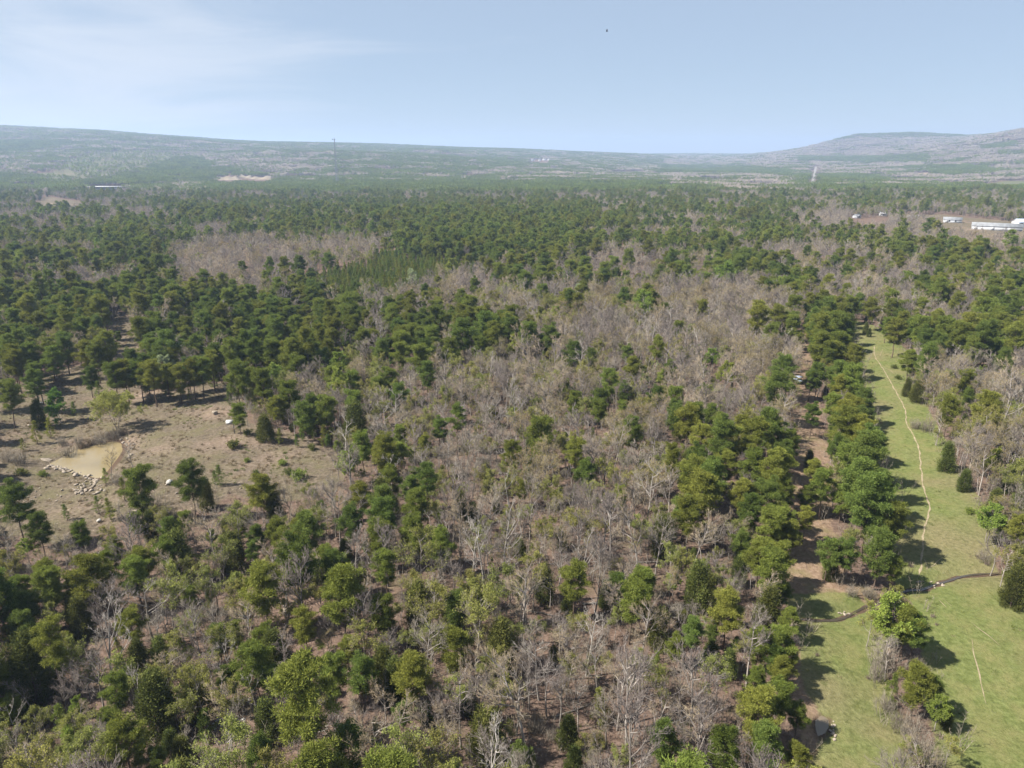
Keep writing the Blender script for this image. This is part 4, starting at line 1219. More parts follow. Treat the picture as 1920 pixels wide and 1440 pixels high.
STUFF_NAME = {'P': ('pine_forest', 'green pines of the forest beyond the nearest ones'), 'C': ('cedar_woods', 'small dark cedars scattered through the far forest'),
              'Y': ('pine_plantation', 'dense planting of young pines behind the wood'), 'B': ('bare_woodland', 'grey leafless trees filling the forest'),
              'U': ('budding_woodland', 'yellow green and tan budding trees of the far forest'), 'L': ('leafy_woodland', 'leafy trees of the far forest'),
              'S': ('bush_cover', 'low bushes'), 'K': ('brush_cover', 'brown brush in the forest')}
for k in CAT:
    rest = np.where((TMAIN == k) & ~INDIV)[0]
    if len(rest) == 0:
        continue
    meshes, table = [], {}
    idx, scl = np.zeros(len(rest), int), np.zeros((len(rest), 3))
    for q, i in enumerate(rest):
        kk = TK[i]
        far = TDEP[i] > 420 and LOD[kk]
        if far:
            v = int(TV[i]) % len(LOD[kk])
            key, w0 = (kk, 'far', v), LOD[kk][v][0][1]
        else:
            v = int(TV[i])
            key, w0 = (kk, 'near', v), VAR[kk][v]['W']
        if key not in table:
            table[key] = len(meshes)
            if far:
                meshes.append(LOD[kk][v][0][0].mesh(f'{kk}_far', LOD[kk][v][1]))
            else:
                meshes.append(VAR[kk][v]['combo'].mesh(f'{kk}_near', VAR[kk][v]['mats']))
        idx[q] = table[key]
        f = TA[i, 3] / w0
        g = min(f, 1.25) if kk != 'Y' else f
        scl[q] = (f, f, g * ZS[i])
    scatter(STUFF_NAME[k][0], STUFF_NAME[k][1], meshes, TA[rest, :3], idx, ROT[rest], scl)

# ------------------------------------------------------------------ the far woods: patches of small trees up to the ridges
def patch(seed, size, n, mixk):
    rng = np.random.default_rng(seed)
    acc = Acc()
    mats = [M_PBARK, M_PINE[0], M_PINE[2], M_TWIG, M_BUD, M_TAN, M_TWIG_DARK]
    for q in range(n):
        x, y = rng.uniform(-size / 2, size / 2, 2)
        a = rng.uniform()
        if a < mixk:
            w, h = rng.uniform(5, 8), rng.uniform(10, 14)
            tubes(acc, [[x, y, -3]], [[x, y, h * 0.9]], 0.2, 0.05, 3, 0)
            nbl = 60
            D = rnd_dirs(rng, nbl)
            D[:, 2] += 0.35
            r = rng.uniform(0.25, 0.8, nbl)[:, None]
            C = np.array([x, y, h * 0.66]) + D * r * np.array([w / 2, w / 2, h * 0.32])
            blades(acc, C, D, rng.uniform(0.9, 1.7, nbl), 1.0, rng, 1 if rng.uniform() < 0.5 else 2)
        else:
            w, h = rng.uniform(5, 8), rng.uniform(9, 13)
            tubes(acc, [[x, y, -3]], [[x, y, h * 0.6]], 0.16, 0.06, 3, 3)
            nb = 74
            D = rnd_dirs(rng, nb)
            D[:, 2] = np.abs(D[:, 2]) + 0.15
            P0 = np.array([x, y, h * 0.4]) + D * np.array([w * 0.1, w * 0.1, h * 0.1])
            P1 = np.array([x, y, h * 0.42]) + D * np.array([w / 2, w / 2, h * 0.5]) * rng.uniform(0.6, 1, nb)[:, None]
            cones(acc, P0, P1, 0.18, 3 if rng.uniform() < 0.45 else 6)
            if rng.uniform() < 0.12:
                C = np.array([x, y, h * 0.55]) + rnd_dirs(rng, 14) * np.array([w / 2.3, w / 2.3, h * 0.3])
                blades(acc, C, rnd_dirs(rng, 14), 0.8, 0.5, rng, 4 if rng.uniform() < 0.5 else 5)
    return acc.mesh('patch', mats)

PS = 30.0
PATCH = [patch(700 + q, PS, 38, m) for q, m in enumerate((0.95, 0.95, 0.6, 0.6, 0.22, 0.22, 0.015, 0.03))]
PATCH += [patch(720 + q, PS, 7, 0.45) for q in range(3)]     # 8..10: sparse pasture trees
FAR_ST = [  # polygon, weight of pine (0 none .. 3 all), or 'sparse' / 'none'
 ([(-900, 0), (2900, 0), (2900, 700), (-900, 700)], (0.08, 0.27, 0.35, 0.3)),
 ([(-900, 225), (700, 262), (1000, 276), (1000, 284), (620, 280), (300, 262), (-900, 252)], (0.15, 0.45, 0.3, 0.1)),
 ([(-300, 262), (130, 264), (100, 275), (60, 284), (-300, 288)], (0.9, 0.1, 0, 0)),
 ([(280, 286), (520, 292), (640, 315), (560, 325), (420, 312), (300, 300)], (0, 0.1, 0.4, 0.5)),
 ([(200, 312), (260, 306), (310, 293), (370, 295), (400, 312), (480, 325), (520, 332), (420, 338), (330, 342), (200, 345)], (0.95, 0.05, 0, 0)),
 ([(-300, 325), (140, 330), (230, 345), (230, 365), (-300, 370)], (0.6, 0.3, 0.1, 0)),
 ([(520, 338), (700, 338), (1240, 342), (1240, 372), (380, 372), (380, 340)], (0.75, 0.2, 0.05, 0)),
 ([(430, 362), (530, 360), (560, 375), (440, 378)], (0, 0, 0.2, 0.8)),
 ([(620, 285), (1000, 295), (1050, 330), (800, 338), (620, 335)], (0.2, 0.4, 0.3, 0.1)),
 ([(900, 318), (1240, 312), (1240, 340), (1000, 342)], (0.05, 0.2, 0.35, 0.4)),
 ([(1240, 290), (1920, 270), (2900, 270), (2900, 350), (1240, 342)], (0.02, 0.08, 0.25, 0.65)),
 ([(1240, 308), (1400, 312), (1485, 318), (1485, 330), (1400, 326), (1240, 324)], (0.5, 0.4, 0.1, 0)),
 ([(1500, 328), (1600, 326), (1660, 334), (1660, 344), (1500, 346)], (0.8, 0.2, 0, 0)),
 ([(1500, 292), (1600, 294), (1740, 290), (1745, 304), (1600, 304), (1500, 302)], (0.7, 0.3, 0, 0)),
 ([(1700, 312), (1850, 308), (1870, 322), (1790, 330), (1700, 322)], (0.5, 0.4, 0.1, 0)),
 ([(1480, 240), (2300, 225), (2300, 288), (1900, 280), (1700, 284), (1600, 292), (1480, 292)], (0, 0.04, 0.2, 0.76)),
 ([(1540, 245), (1800, 244), (1812, 256), (1700, 257), (1600, 259), (1545, 265)], (0.35, 0.4, 0.2, 0.05)),
 ([(1830, 272), (1900, 265), (1905, 275), (1850, 280)], (0.6, 0.4, 0, 0)),
 ([(1240, 346), (1500, 366), (1520, 386), (1240, 386)], (0.9, 0.1, 0, 0)),
 ([(1240, 340), (1500, 346), (1530, 352), (1520, 364), (1240, 346)], (0, 0.1, 0.4, 0.5)),
 ([(1540, 352), (1700, 350), (1990, 352), (1990, 395), (1700, 388), (1540, 375)], (0.7, 0.25, 0.05, 0)),
 ([(60, 326), (130, 298), (190, 281), (290, 280), (345, 292), (300, 308), (255, 320), (200, 334), (110, 348)], 'sparse'),
 ([(420, 310), (480, 316), (520, 326), (450, 325)], 'sparse'),
 ([(1832, 348), (1870, 341), (1990, 338), (1990, 346), (1880, 352)], 'none'),
 ([(398, 334), (415, 329), (515, 331), (515, 338), (400, 340)], 'none'),
 ([(990, 299), (1035, 299), (1035, 305), (990, 305)], 'none'),
]
xs_, ys_ = candidates(1240, 1700, 26.0)
x2, y2 = candidates(1700, 3300, 27.0)
x3, y3 = candidates(3300, 5300, 34.0)
x4, y4 = candidates(5300, 9000, 60.0)
fx, fy = np.concatenate([xs_, x2, x3, x4]), np.concatenate([ys_, y2, y3, y4])
fz = terrain(fx, fy)
fpx, fpy, _ = project(fx, fy, fz + 6)
st = np.full(len(fx), 0)
for i, (poly, _) in enumerate(FAR_ST):
    st[in_poly(fpx, fpy, poly)] = i
bad = (seg_dist(fx, fy, WROAD) < 19) | near_polys(fx, fy, [WPAD, WTAN] + WORANGE + WFIELDS, 6)
big = sines(fx, fy, 240, 33, 6)
for hh in (4, 9, 13):
    qx, qy, _ = project(fx, fy, fz + hh)
    for pg in ([(150, 349), (248, 349), (242, 362), (160, 364)], [(398, 330), (515, 330), (515, 337), (398, 338)], [(1522, 358), (1545, 358), (1548, 370), (1526, 372)], [(993, 298), (1034, 298), (1034, 303), (993, 303)]):
        bad |= in_poly(qx, qy, pg)
fi = np.zeros(len(fx), int)
keep = ~bad
u = big + RNG.normal(size=len(fx)) * 0.8
for q in range(len(FAR_ST)):
    c_ = np.where(st == q)[0]
    u[c_[np.argsort(u[c_])]] = (np.arange(len(c_)) + 0.5) / max(1, len(c_))
for i in range(len(fx)):
    w = FAR_ST[st[i]][1]
    if w == 'none':
        keep[i] = False
    elif w == 'sparse':
        fi[i] = 8 + RNG.integers(0, 3)
        keep[i] &= RNG.uniform() < 0.75
    else:
        c = int(np.searchsorted(np.cumsum(w), min(u[i], 0.999)))
        fi[i] = min(c, 3) * 2 + RNG.integers(0, 2)
fs = np.where(fy < 3300, 1.0, np.where(fy < 5300, 1.2, 2.1))
fscale = np.stack([fs, fs, np.where(fy < 5300, 1.0, 1.2)], 1)
scatter('distant_woods', 'wooded valley and hillsides far behind the forest, pines mixed with bare trees', PATCH,
        np.stack([fx, fy, fz], 1)[keep], fi[keep], RNG.integers(0, 4, keep.sum()) * (math.pi / 2) + RNG.uniform(-0.3, 0.3, keep.sum()), fscale[keep])
print('far patches', keep.sum())

# ------------------------------------------------------------------ individual trees
# landmarks that the labels of the other trees refer to: photograph pixel, phrase
ANCHORS = [
 (170, 858, 'the muddy pond'), (165, 915, 'the pale rock heap'), (433, 795, 'the white box on a pole'), (1790, 1075, 'the creek across the grass'),
 (1540, 1362, 'the muddy puddle'), (1570, 1155, 'the creek crossing the lane'), (1621, 618, 'the two cedars on the far grass'), (1495, 712, 'the small parked vehicle'), (1518, 860, 'the lone lane cedar'),
 (1730, 1040, 'the fork in the dirt trail'), (1690, 680, 'the far end of the dirt trail'), (1725, 840, 'the middle of the dirt trail'), (1840, 1280, 'the faint lower trail'), (720, 495, 'the young pine planting'),
 (480, 480, 'the grey bare grove'), (235, 635, 'the small sandy glade'), (430, 1355, 'the white rubble patch'), (535, 1150, 'the pale stump boulder'), (962, 655, 'the lime green tree amid pines'),
 (1205, 572, 'the round yellow lime tree'), (1335, 513, 'the flat lime green crown'), (1075, 548, 'the pines behind the bare band'), (1318, 722, 'the lime tree by the lane row'), (34, 492, 'the lime tree at the left edge'),
 (1865, 425, 'the long white shed'), (1230, 655, 'the tall lone pine'), (1075, 858, 'the lone pair of pines'), (728, 760, 'the fallen white snag'), (1065, 1320, 'the fallen log in shade'),
 (1665, 1180, 'the bushy island of trees'), (1000, 720, 'the middle of the bare wood'), (1180, 1120, 'the great double pine'), (860, 1145, 'the slanting yellow tree'), (293, 1325, 'the largest dark cedar'), (1870, 1100, 'the right end of the creek'),
 (900, 1240, 'the pale green crown below'), (640, 1330, 'the broad bottom cedar'), (1240, 1010, 'the open bare slope'), (60, 1290, 'the lower left corner'), (320, 1050, 'the white branching tree'),
 (530, 720, 'the dark clearing-side wood'), (1850, 740, 'the meadow-side bare wood'), (1450, 950, 'the pine row along the lane'), (1420, 600, 'the purple grey grove'), (700, 640, 'the tall dark pine group'),
 (100, 560, 'the dark pines at the left edge'), (360, 700, 'the pine edge of the clearing'), (1700, 590, 'the pines behind the far grass')]
APX = np.array([(a[0], a[1]) for a in ANCHORS], float)
SPECIAL = [  # kind family, pixel, its own label
 ('L', 108, 762, 'fresh bright green leafy tree standing left of the muddy pond'),
 ('U', 213, 767, 'round yellow green budding tree at the back shore of the pond'),
 ('B', 245, 850, 'dark bare tree on the right bank of the muddy pond'),
 ('B', 204, 870, 'pale thin bare tree at the near corner of the muddy pond'),
 ('L', 962, 655, 'lime green leafy tree shining amid dark pines in the middle'),
 ('L', 1204, 571, 'round yellow lime tree at the back of the bare wood'),
 ('L', 1340, 514, 'flat lime green crown behind the purple grey grove'),
 ('L', 1333, 677, 'lime green tree in the bare wood near the lane'),
 ('L', 34, 495, 'lime green tree at the left edge above the dark pines'),
 ('L', 320, 690, 'pale whitish green tree between pines behind the clearing'),
 ('C', 1518, 860, 'round dark cedar alone on the brown dirt lane'),
 ('C', 1623, 616, 'larger of the two cedars on the far end of the grass'),
 ('C', 1630, 624, 'smaller of the two cedars on the far end of the grass'),
 ('P', 1230, 655, 'tall lone pine above the bare trees, upper right of the bare wood'),
 ('P', 1073, 850, 'upper tree of the lone pair of pines in the bare wood'),
 ('P', 1098, 893, 'lower tree of the lone pair of pines in the bare wood'),
 ('P', 1163, 933, 'single pine low on the open bare slope'),
 ('P', 855, 783, 'tall pine on a long bare trunk, left edge of the bare wood'),
 ('P', 30, 957, 'leaning spreading pine at the left edge below the clearing'),
 ('P', 447, 775, 'small bent pine beside the white box on a pole'),
 ('P', 90, 1207, 'tall olive pine with a bare leaning trunk, lower left'),
 ('Y', 355, 741, 'single little pine on the back of the dry clearing'),
 ('Y', 410, 892, 'bushy young pine alone on the near part of the clearing'),
 ('C', 293, 1327, 'largest dark cedar, lower left beside the white rubble patch'),
 ('P', 361, 913, 'pine standing alone right of the pond dam'),
 ('P', 492, 925, 'tall pointed pine on the near edge of the dry clearing'),
 ('P', 1077, 1103, 'bright round pine left of the great double pine'),
 ('P', 1183, 1140, 'lowest crown of the great double pine, lower middle'),
 ('P', 1722, 1277, 'olive pine at the lower end of the bushy island'),
 ('C', 1903, 1103, 'broad cedar at the right edge by the creek')]
DIRW = {'left': 'left of', 'right': 'right of', 'behind': 'behind', 'front': 'in front of'}
ORDW = ['nearest', 'second', 'third', 'fourth', 'fifth', 'sixth', 'seventh', 'eighth', 'ninth', 'tenth', 'eleventh', 'twelfth', 'thirteenth', 'fourteenth', 'fifteenth', 'sixteenth', 'seventeenth', 'eighteenth']
LAB = {}
ind = np.where(INDIV)[0]
for fam, px, py, text in SPECIAL:
    c = ind[[TMAIN[i] == fam and i not in LAB for i in ind]]
    if len(c):
        d = np.hypot(TPX[c] - px, TPY[c] - py)
        if d.min() < 30:
            LAB[c[np.argmin(d)]] = (text, None)
buckets = {}
for i in ind:
    if i in LAB:
        continue
    d = np.hypot(APX[:, 0] - TPX[i], APX[:, 1] - TPY[i])
    a = int(np.argmin(d))
    dx, dy = TPX[i] - APX[a, 0], TPY[i] - APX[a, 1]
    w = ('right' if dx > 0 else 'left') if abs(dx) > 1.2 * abs(dy) else ('front' if dy > 0 else 'behind')
    buckets.setdefault((TMAIN[i], a, w), []).append((d[a], i))
NOUN = dict(P='pine', Y='young pine', C='cedar', B='bare tree', U='budding tree', L='leafy tree', S='bush', K='thicket')
for (k, a, w), lst in buckets.items():
    lst.sort()
    for q, (_, i) in enumerate(lst):
        desc = VAR[TK[i]][TV[i]]['desc']
        if q < len(ORDW):
            if q == 0:
                t = f"{desc}, nearest {NOUN[k]} {DIRW[w]} {ANCHORS[a][2]}"
            else:
                t = f"{desc}, {ORDW[q]} {NOUN[k]} {DIRW[w]} {ANCHORS[a][2]}"
            LAB[i] = (t, None)
            if len(t.split()) > 16:
                LAB[i] = (t.split(', ', 1)[1], None)
        else:
            LAB[i] = (f"{NOUN[k]} farther out {DIRW[w]} {ANCHORS[a][2]}", f"{NOUN[k]}s farther out {DIRW[w]} {ANCHORS[a][2]}")

for i in ind:
    k = TK[i]
    nm, cat, grp = CAT[MAIN[k]]
    v = VAR[k][TV[i]]
    root = bpy.data.objects.new(nm, None)
    root.empty_display_size = 1
    root.location = TA[i, :3]
    root.rotation_euler = (0, 0, ROT[i])
    f = TA[i, 3] / v['W']
    root.scale = (f, f, f * (ZS[i] if not THAND[i] else 1.0))
    link(root, None, LAB[i][0], cat, LAB[i][1] or grp)
    for pn, me in (('trunk' if k not in 'SK' else 'stems', v['wood']), ('crown' if k not in 'SK' else ('foliage' if k == 'S' else 'twigs'), v['crown'])):
        obj(pn, me, root)

# ------------------------------------------------------------------ water, trails, road
def water_mat(name, col, rough):
    m, n, l = mat(name)
    t = n.new('ShaderNodeNewGeometry')
    c = ramp(n, l, noise(n, l, t.outputs['Position'], 0.12, 3, 0.5), [(0.35, tuple(v * 0.85 for v in col)), (0.65, tuple(v * 1.12 for v in col))])
    out(n, l, bsdf(n, l, c, rough, 0.5, noise(n, l, t.outputs['Position'], 3.0, 3, 0.5), 0.01))
    return m

def tri_poly(name, poly, z, m):
    import mathutils.geometry as mg
    tris = mg.tessellate_polygon([[Vector((x, y, 0)) for x, y in poly]])
    a = Acc()
    t = np.array(tris)
    v = np.array([(x, y, z) for x, y in poly])
    n = np.cross(v[t[:, 1]] - v[t[:, 0]], v[t[:, 2]] - v[t[:, 0]])[:, 2]
    t[n < 0] = t[n < 0][:, ::-1]
    a.add(v, t)
    return a.mesh(name, [m])

def smooth_line(pl, step):
    p = np.array(pl)
    for _ in range(2):
        q = [p[0]]
        for a, b in zip(p[:-1], p[1:]):
            q += [a * 0.75 + b * 0.25, a * 0.25 + b * 0.75]
        q.append(p[-1])
        p = np.array(q)
    d = np.concatenate([[0], np.cumsum(np.hypot(*np.diff(p, axis=0).T))])
    s = np.arange(0, d[-1], step)
    return np.stack([np.interp(s, d, p[:, 0]), np.interp(s, d, p[:, 1])], 1)

def ribbon(name, pl, wid, lift, m, step=0.8, jit=0.25, taper=True, seed=1, flat=None):
    rng = np.random.default_rng(seed)
    p = smooth_line(pl, step)
    n = len(p)
    if jit:
        p = p + np.stack([sines(np.arange(n), np.zeros(n), 9, seed), sines(np.arange(n), np.zeros(n), 7, seed + 1)], 1) * jit * 0.6
    t = np.gradient(p, axis=0)
    t /= np.linalg.norm(t, axis=1, keepdims=True) + 1e-9
    s = np.stack([-t[:, 1], t[:, 0]], 1)
    w = wid * (1 + 0.35 * sines(np.arange(n), np.zeros(n), 6, seed + 2)) * np.clip(rng.normal(1, 0.12, n), 0.5, 1.5)
    if taper:
        w = w * np.minimum(1, np.minimum(np.arange(n) + 1, n - np.arange(n)) / 5.0)
    w = np.maximum(w, 0.12 * wid)
    L, R = p + s * w[:, None] / 2, p - s * w[:, None] / 2
    zl, zc, zr = (terrain(q[:, 0], q[:, 1]) + lift for q in (L, p, R))
    if flat is not None:
        zl = zc = zr = zc * 0 + flat(p)
    v = np.concatenate([np.c_[L, zl], np.c_[p, zc + 0.004], np.c_[R, zr]])
    i = np.arange(n - 1)
    a = Acc()
    for o in (0, n):
        a.add(np.zeros((0, 3)), np.zeros((0, 3), int)) if False else None
    t1 = [np.stack([i + o, i + o + n, i + o + n + 1], 1) for o in (0, n)] + [np.stack([i + o, i + o + n + 1, i + o + 1], 1) for o in (0, n)]
    a.add(v, np.concatenate(t1))
    return a.mesh(name, [m], True)

M_POND = water_mat('muddy_water', (0.200, 0.158, 0.084), 0.06)
M_CREEK = water_mat('creek_water', (0.050, 0.042, 0.032), 0.08)
M_PUD = water_mat('brown_water', (0.120, 0.095, 0.065), 0.06)
def zone_z(poly, q):
    p = np.array(poly)
    return float(np.percentile(terrain(p[:, 0], p[:, 1]), q))
cx_, cy_ = np.mean(WPOND, 0)
obj('pond', tri_poly('pond', [(cx_ + (x - cx_) * 1.12, cy_ + (y - cy_) * 1.12) for x, y in WPOND], zone_z(WPOND, 30) + 0.05, M_POND), kind='structure', label='muddy tan pond beside the rocky clearing')
cx_, cy_ = np.mean(WPUD, 0)
obj('puddle', tri_poly('puddle', [(cx_ + (x - cx_) * 1.1, cy_ + (y - cy_) * 1.1) for x, y in WPUD], zone_z(WPUD, 30) - 0.06, M_PUD), kind='structure', label='muddy puddle at the near end of the lane')
obj('creek', ribbon('creek', WCREEK, 0.36, 0.08, M_CREEK, 0.8, 0.3, True, 5), kind='structure', label='narrow dark creek crossing the grass and the lane')

m, n, l = mat('trail_dirt')
g = n.new('ShaderNodeNewGeometry')
f = noise(n, l, g.outputs['Position'], 1.8, 5, 0.65)
out(n, l, bsdf(n, l, ramp(n, l, f, [(0.3, (0.17, 0.14, 0.085)), (0.7, (0.29, 0.24, 0.165))]), 1.0, 0.0, f, 0.05))
M_TRAIL = m
for q, tr in enumerate(WTRACKS):
    obj('dirt_trail', ribbon('dirt_trail', tr, (0.24, 0.13, 0.13, 0.18, 0.14, 0.12, 0.14, 0.14, 0.1)[q], 0.035, M_TRAIL, 0.5, 0.14, True, 20 + q), kind='structure')
M_ROADM = simple('pale_gravel', (0.20, 0.185, 0.165), 0.95, 0.15, 0.2)
obj('gravel_road', ribbon('gravel_road', WROAD, 7.0, 0.9, M_ROADM, 12.0, 0, False, 40), kind='structure', label='pale gravel road running straight to the far hills')

# ------------------------------------------------------------------ rocks
def rock_mesh(seed, m):
    import bmesh
    rng = np.random.default_rng(seed)
    bm = bmesh.new()
    bmesh.ops.create_icosphere(bm, subdivisions=2, radius=0.5)
    cuts = [(Vector(rnd_dirs(rng, 1)[0]), rng.uniform(0.24, 0.42)) for _ in range(9)]
    for v in bm.verts:
        for nrm, h in cuts:
            e = v.co.dot(nrm) - h
            if e > 0:
                v.co -= nrm * e
        v.co.z *= 0.62
        v.co *= 1 + rng.normal() * 0.02
    me = bpy.data.meshes.new('rock')
    bm.to_mesh(me)
    bm.free()
    me.materials.append(m)
    return me
M_ROCK = simple('pale_sandstone', (0.25, 0.212, 0.17), 0.95, 0.25, 3.0, 0.05)
M_WROCK = simple('white_stone', (0.34, 0.325, 0.30), 0.9, 0.2, 3.0, 0.05)
M_GROCK = simple('grey_stone', (0.30, 0.28, 0.25), 0.95, 0.25, 3.0, 0.05)
ROCKS = {k: [rock_mesh(800 + q, mm) for q in range(4)] for k, mm in (('p', M_ROCK), ('w', M_WROCK), ('g', M_GROCK))}
def put_rock(x, y, size, typ, label, group, sq=(1, 1, 1), bury=0.2):
    z = float(terrain(np.array([x]), np.array([y]))[0])
    o = bpy.data.objects.new('rock', ROCKS[typ][RNG.integers(0, 4)])
    o.scale = (size * sq[0] * RNG.uniform(0.8, 1.3), size * sq[1] * RNG.uniform(0.8, 1.2), size * sq[2] * RNG.uniform(0.8, 1.2))
    o.location = (x, y, z + o.scale[2] * 0.3 * (1 - bury))
    o.rotation_euler = (RNG.normal() * 0.15, RNG.normal() * 0.15, RNG.uniform(0, 6.28))
    link(o, None, label, 'rock', group)
    return o
def rock_line(pts, n, spread, lo, hi, typ, label, group):
    p = np.array(W(pts))
    d = np.concatenate([[0], np.cumsum(np.hypot(*np.diff(p, axis=0).T))])
    for q in range(n):
        s = RNG.uniform(0, d[-1])
        put_rock(np.interp(s, d, p[:, 0]) + RNG.normal() * spread, np.interp(s, d, p[:, 1]) + RNG.normal() * spread, RNG.uniform(lo, hi), typ, label, group)
def rock_patch(px, py, rx, ry, n, lo, hi, typ, label, group):
    for q in range(n):
        a, r = RNG.uniform(0, 6.28), math.sqrt(RNG.uniform())
        (x, y), = W([(px + math.cos(a) * r * rx, py + math.sin(a) * r * ry)])
        put_rock(x, y, RNG.uniform(lo, hi), typ, label, group)
rock_line([(100, 875), (118, 880), (138, 888), (155, 893), (170, 900), (184, 907)], 52, 0.7, 0.45, 1.15, 'p', 'rock of the heap on the near pond shore', 'rocks of the pond dam')
rock_patch(165, 918, 34, 12, 46, 0.3, 0.9, 'p', 'pale rock scattered below the pond dam', 'rocks scattered below the pond dam')
rock_line([(232, 822), (243, 835), (245, 850), (240, 862)], 26, 0.4, 0.35, 0.8, 'p', 'pale rock on the right pond bank', 'rocks on the right bank of the pond')
rock_patch(80, 930, 60, 14, 20, 0.2, 0.55, 'p', 'pale stone left of the rock heap', 'stones left of the rock heap')
rock_patch(330, 915, 90, 22, 34, 0.2, 0.6, 'p', 'pale stone on the near clearing', 'stones on the near clearing')
rock_patch(350, 800, 160, 60, 40, 0.15, 0.4, 'p', 'loose stone strewn over the clearing', 'stones strewn over the clearing')
rock_patch(460, 912, 22, 8, 12, 0.3, 0.7, 'p', 'pale stone between the two big pines', 'stones between the two big pines')
rock_patch(428, 1358, 32, 22, 60, 0.15, 0.5, 'w', 'stone of the white rubble patch', 'stones of the white rubble patch')
rock_patch(370, 1335, 18, 8, 11, 0.3, 0.65, 'g', 'grey boulder behind the white rubble', 'boulders behind the rubble patch')
rock_patch(1583, 1151, 12, 3, 9, 0.25, 0.5, 'p', 'pale rock in the creek at the lane', 'rocks in the creek at the lane')
rock_patch(1562, 1372, 5, 20, 14, 0.2, 0.45, 'p', 'pale stone on the puddle rim', 'stones on the puddle rim')
rock_patch(1740, 1098, 30, 8, 14, 0.25, 0.5, 'p', 'small stone by the creek ford', 'stones by the creek ford')
def single(px, py, size, typ, label, sq=(1, 1, 1)):
    (x, y), = W([(px, py)])
    return put_rock(x, y, size, typ, label, None, sq)
single(320, 908, 1.7, 'w', 'white boulder between the two pines right of the pond dam')
single(423, 727, 2.2, 'p', 'long pale flat slab at the back edge of the clearing', (1.6, 0.7, 0.5))
single(480, 764, 1.9, 'p', 'flat pale slab at the right edge of the clearing', (1.5, 0.8, 0.4))
single(403, 777, 1.5, 'p', 'brownish rock on the upper right of the dry clearing')
single(88, 863, 2.0, 'p', 'broad pale rock shelf at the left end of the pond', (1.5, 0.8, 0.25))
single(78, 758, 1.4, 'w', 'white rock between dark stumps left of the clearing')
single(54, 799, 1.0, 'p', 'pale rock left of the small green bushes by the pond')
single(535, 1150, 1.4, 'p', 'pale boulder beside the white branching tree, lower left')
single(187, 978, 0.9, 'w', 'white stone at the lower edge of the clearing')
single(253, 960, 1.0, 'p', 'pale rock under the pines below the pond dam')

ORDR = ['largest', 'second largest', 'third largest', 'fourth largest', 'fifth largest', 'sixth largest', 'seventh largest', 'eighth largest']
byg = {}
for o in COL.objects:
    if o.get('category') == 'rock' and o.get('group'):
        byg.setdefault(o['group'], []).append(o)
for grp, lst in byg.items():
    lst.sort(key=lambda o: project(o.location.x, o.location.y, o.location.z)[0])
    n3 = (len(lst) + 2) // 3
    for q, part_ in enumerate(('left', 'middle', 'right')):
        sub = sorted(lst[q * n3:(q + 1) * n3], key=lambda o: -o.scale.x * o.scale.y * o.scale.z)
        for r_, o in enumerate(sub):
            base = o['label']
            if r_ < 8:
                o['label'] = f'{ORDR[r_]} in the {part_} third, {base}'
            else:
                o['label'] = f'smaller {base}, {part_} third'
            if len(o['label'].split()) > 16:
                o['label'] = ' '.join(o['label'].replace(' along the near shore of the pond', ' by the pond').split()[:16])

# ------------------------------------------------------------------ fallen logs and dead stems
def fallen(px, py, length, ang, rad, m, label, lift=0.0, stubs=4, name='fallen_log', cat='log'):
    (x, y), = W([(px, py)])
    z = float(terrain(np.array([x]), np.array([y]))[0])
    rng = np.random.default_rng(int(px * 7 + py))
    root = bpy.data.objects.new(name, None)
    root.location = (x, y, z)
    root.rotation_euler = (0, 0, math.radians(ang))
    link(root, None, label, cat, None)
    a, b = Acc(), Acc()
    pts = np.array([(length * (t - 0.5), rng.normal() * 0.12, rad * (1 - 0.4 * t) + lift * t * length) for t in np.linspace(0, 1, 6)])
    rr = np.linspace(rad, rad * 0.35, 6)
    tubes(a, pts[:-1], pts[1:], rr[:-1], rr[1:], 7)
    for q in range(stubs):
        t = rng.uniform(0.35, 0.95)
        p = np.array([np.interp(t, np.linspace(0, 1, 6), pts[:, c]) for c in range(3)])
        d = np.array([rng.uniform(0.2, 0.9), rng.choice([-1, 1]) * rng.uniform(0.3, 0.9), rng.uniform(0.1, 0.9)])
        L = length * rng.uniform(0.12, 0.3)
        tubes(b, [p], [p + d * L], rad * 0.35, rad * 0.12, 4)
        for e in range(3):
            pp = p + d * L * rng.uniform(0.4, 0.95)
            cones(b, [pp], [pp + (d + rng.normal(size=3) * 0.6) * L * 0.5], rad * 0.14)
    obj('stem', a.mesh('stem', [m]), root)
    if stubs:
        obj('broken_branches', b.mesh('broken_branches', [m]), root)
M_DARKW = simple('dark_dead_wood', (0.07, 0.055, 0.045), 0.95, 0.25, 3.0)
M_LOGW = simple('grey_dead_wood', (0.17, 0.15, 0.13), 0.95, 0.25, 3.0)
